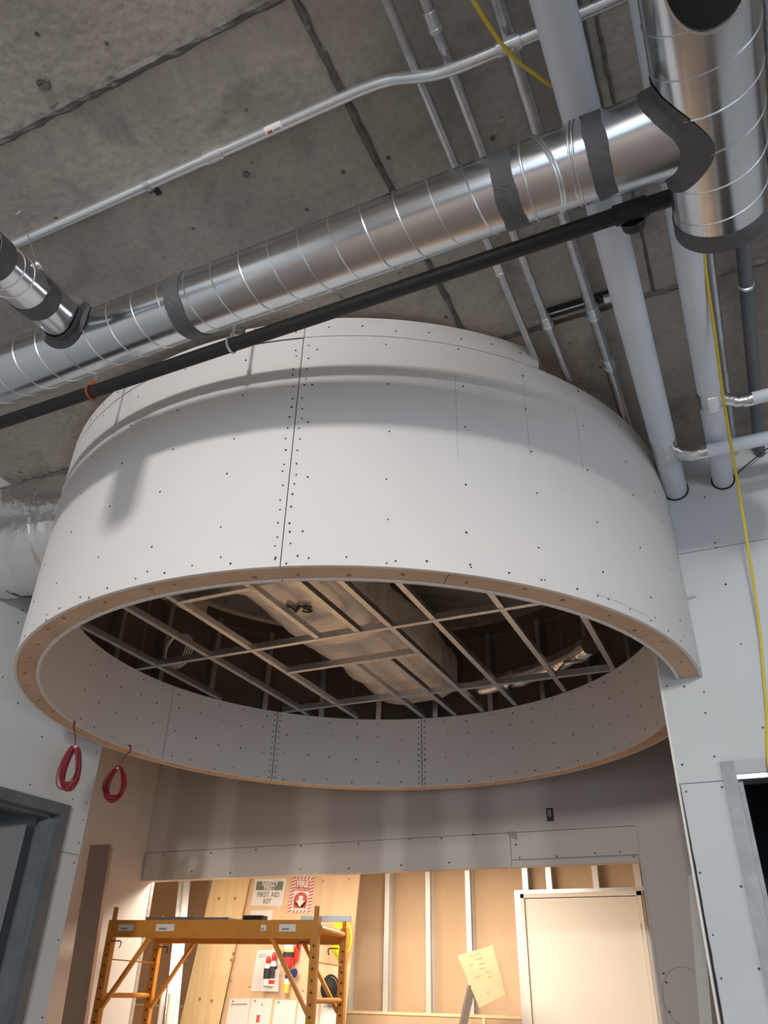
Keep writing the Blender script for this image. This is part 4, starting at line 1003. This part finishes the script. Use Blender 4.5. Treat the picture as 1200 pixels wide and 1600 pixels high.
for A, B in ((FLp, FRp), (RLp, RRp)):
    o = MB().bar(A+L_*0.021+UPV*((zt+zb_)/2), B-L_*0.021+UPV*((zt+zb_)/2), 0.038, zt-zb_, UPV).build('side_rail', Y, sf)
    MB().bar(A+L_*0.02+UPV*(zb_+0.004)-W_*0.022, B-L_*0.02+UPV*(zb_+0.004)-W_*0.022, 0.008, 0.008).build('rail_lip', Y, o)
    for P, s in ((A, 1), (B, -1)):
        mb = MB(); mb.bar(P+L_*s*0.02+UPV*1.36, P+L_*s*0.26+UPV*(zb_+0.002), 0.02, 0.028, W_); mb.build('brace', Y, sf)
for A, B in ((FLp, RLp), (FRp, RRp)):
    for z in (0.35, 0.66, 0.98, 1.19, 1.42):
        MB().tube([A+W_*0.02+UPV*z, B-W_*0.02+UPV*z], 0.014, 10).build('rung', Y, sf, True)
    MB().tube([A+W_*0.02+UPV*1.765, B-W_*0.02+UPV*1.765], 0.016, 10).build('rung', Y, sf, True)
    MB().tube([A+W_*0.02+UPV*1.60, B-W_*0.02+UPV*1.60], 0.004, 6).build('locking_wire', Y, sf, True)
    sg = 1 if A is FLp else -1
    for P in (A, B):
        mb = MB(); mb.tube(smooth_path([P+L_*0.025*sg+UPV*1.69-W_*0.03, P+L_*0.085*sg+UPV*1.69-W_*0.03, P+L_*0.09*sg+UPV*1.67-W_*0.03, P+L_*0.082*sg+UPV*1.655-W_*0.03], 4), 0.0035, 6); mb.build('latch_hook', M['dark_metal'], sf, True)
mb = MB(); mb.bar(FLp+L_*0.03+W_*0.31+UPV*(zt-0.012), FRp-L_*0.03+W_*0.31+UPV*(zt-0.012), 0.53, 0.016); mb.build('deck', M['lumber'], sf)
for s, wd, hh, m_ in ((0.10, 0.10, 0.034, 'white'), (0.36, 0.12, 0.036, 'white'), (1.13, 0.10, 0.036, 'white'), (0.985, 0.032, 0.03, 'white')):
    c = FLp+L_*s-W_*0.0195+UPV*1.762
    o = MB().bar(c-L_*wd/2, c+L_*wd/2, 0.0012, hh, UPV).build('sticker', M[m_], sf)
    mb = MB(); mb.bar(c-L_*wd*0.32-W_*0.0012+UPV*(-0.006), c+L_*wd*0.1-W_*0.0012+UPV*(-0.006), 0.001, hh*0.28, UPV); mb.build('sticker_print', M['ink_grey'], o)
# boards lying on the deck
def lying(name, s0, s1_, w0, wd, h, m_, label, cat, z=zt-0.004+0.002):
    A = FLp+L_*s0+W_*w0+UPV*(z+h/2); B = FLp+L_*s1_+W_*w0+UPV*(z+h/2); return tag(MB().bar(A, B, wd, h).build(name, M[m_]), label, cat)
lying('dark_board', 0.20, 0.50, 0.10, 0.14, 0.022, 'bluegrey', 'dark flat board lying on the left of the scaffold deck', 'board')
lying('dark_board', 0.36, 0.66, 0.30, 0.14, 0.035, 'bluegrey', 'dark flat board lying across the middle of the scaffold deck', 'board')
lying('black_box', 0.83, 0.95, 0.08, 0.08, 0.03, 'black', 'small black box lying on the scaffold deck under the signs', 'box')
lying('track_offcut', 0.42, 0.90, 0.2, 0.05, 0.02, 'galv_stud', 'steel track offcut lying along the scaffold deck', 'steel track')
A = FRp+W_*0.10-L_*0.12+UPV*(zt+0.012); B = FRp+W_*0.12+L_*0.17+UPV*(zt+0.016)
tag(MB().bar(A, B, 0.05, 0.028).build('stud_offcut', M['emt']), 'bright steel stud offcut sticking out past the scaffold end', 'steel stud')

# ------------------------------------------------------------------ shell behind the camera (seen only as reflection and bounce)
struct(MB().box(-3.2, 4.2, -6.3, -6.2, 0, CZ).build('wall_rear', M['drywall']))
struct(MB().box(4.1, 4.2, -6.2, FV, 0.4, CZ).build('wall_east', M['drywall']))
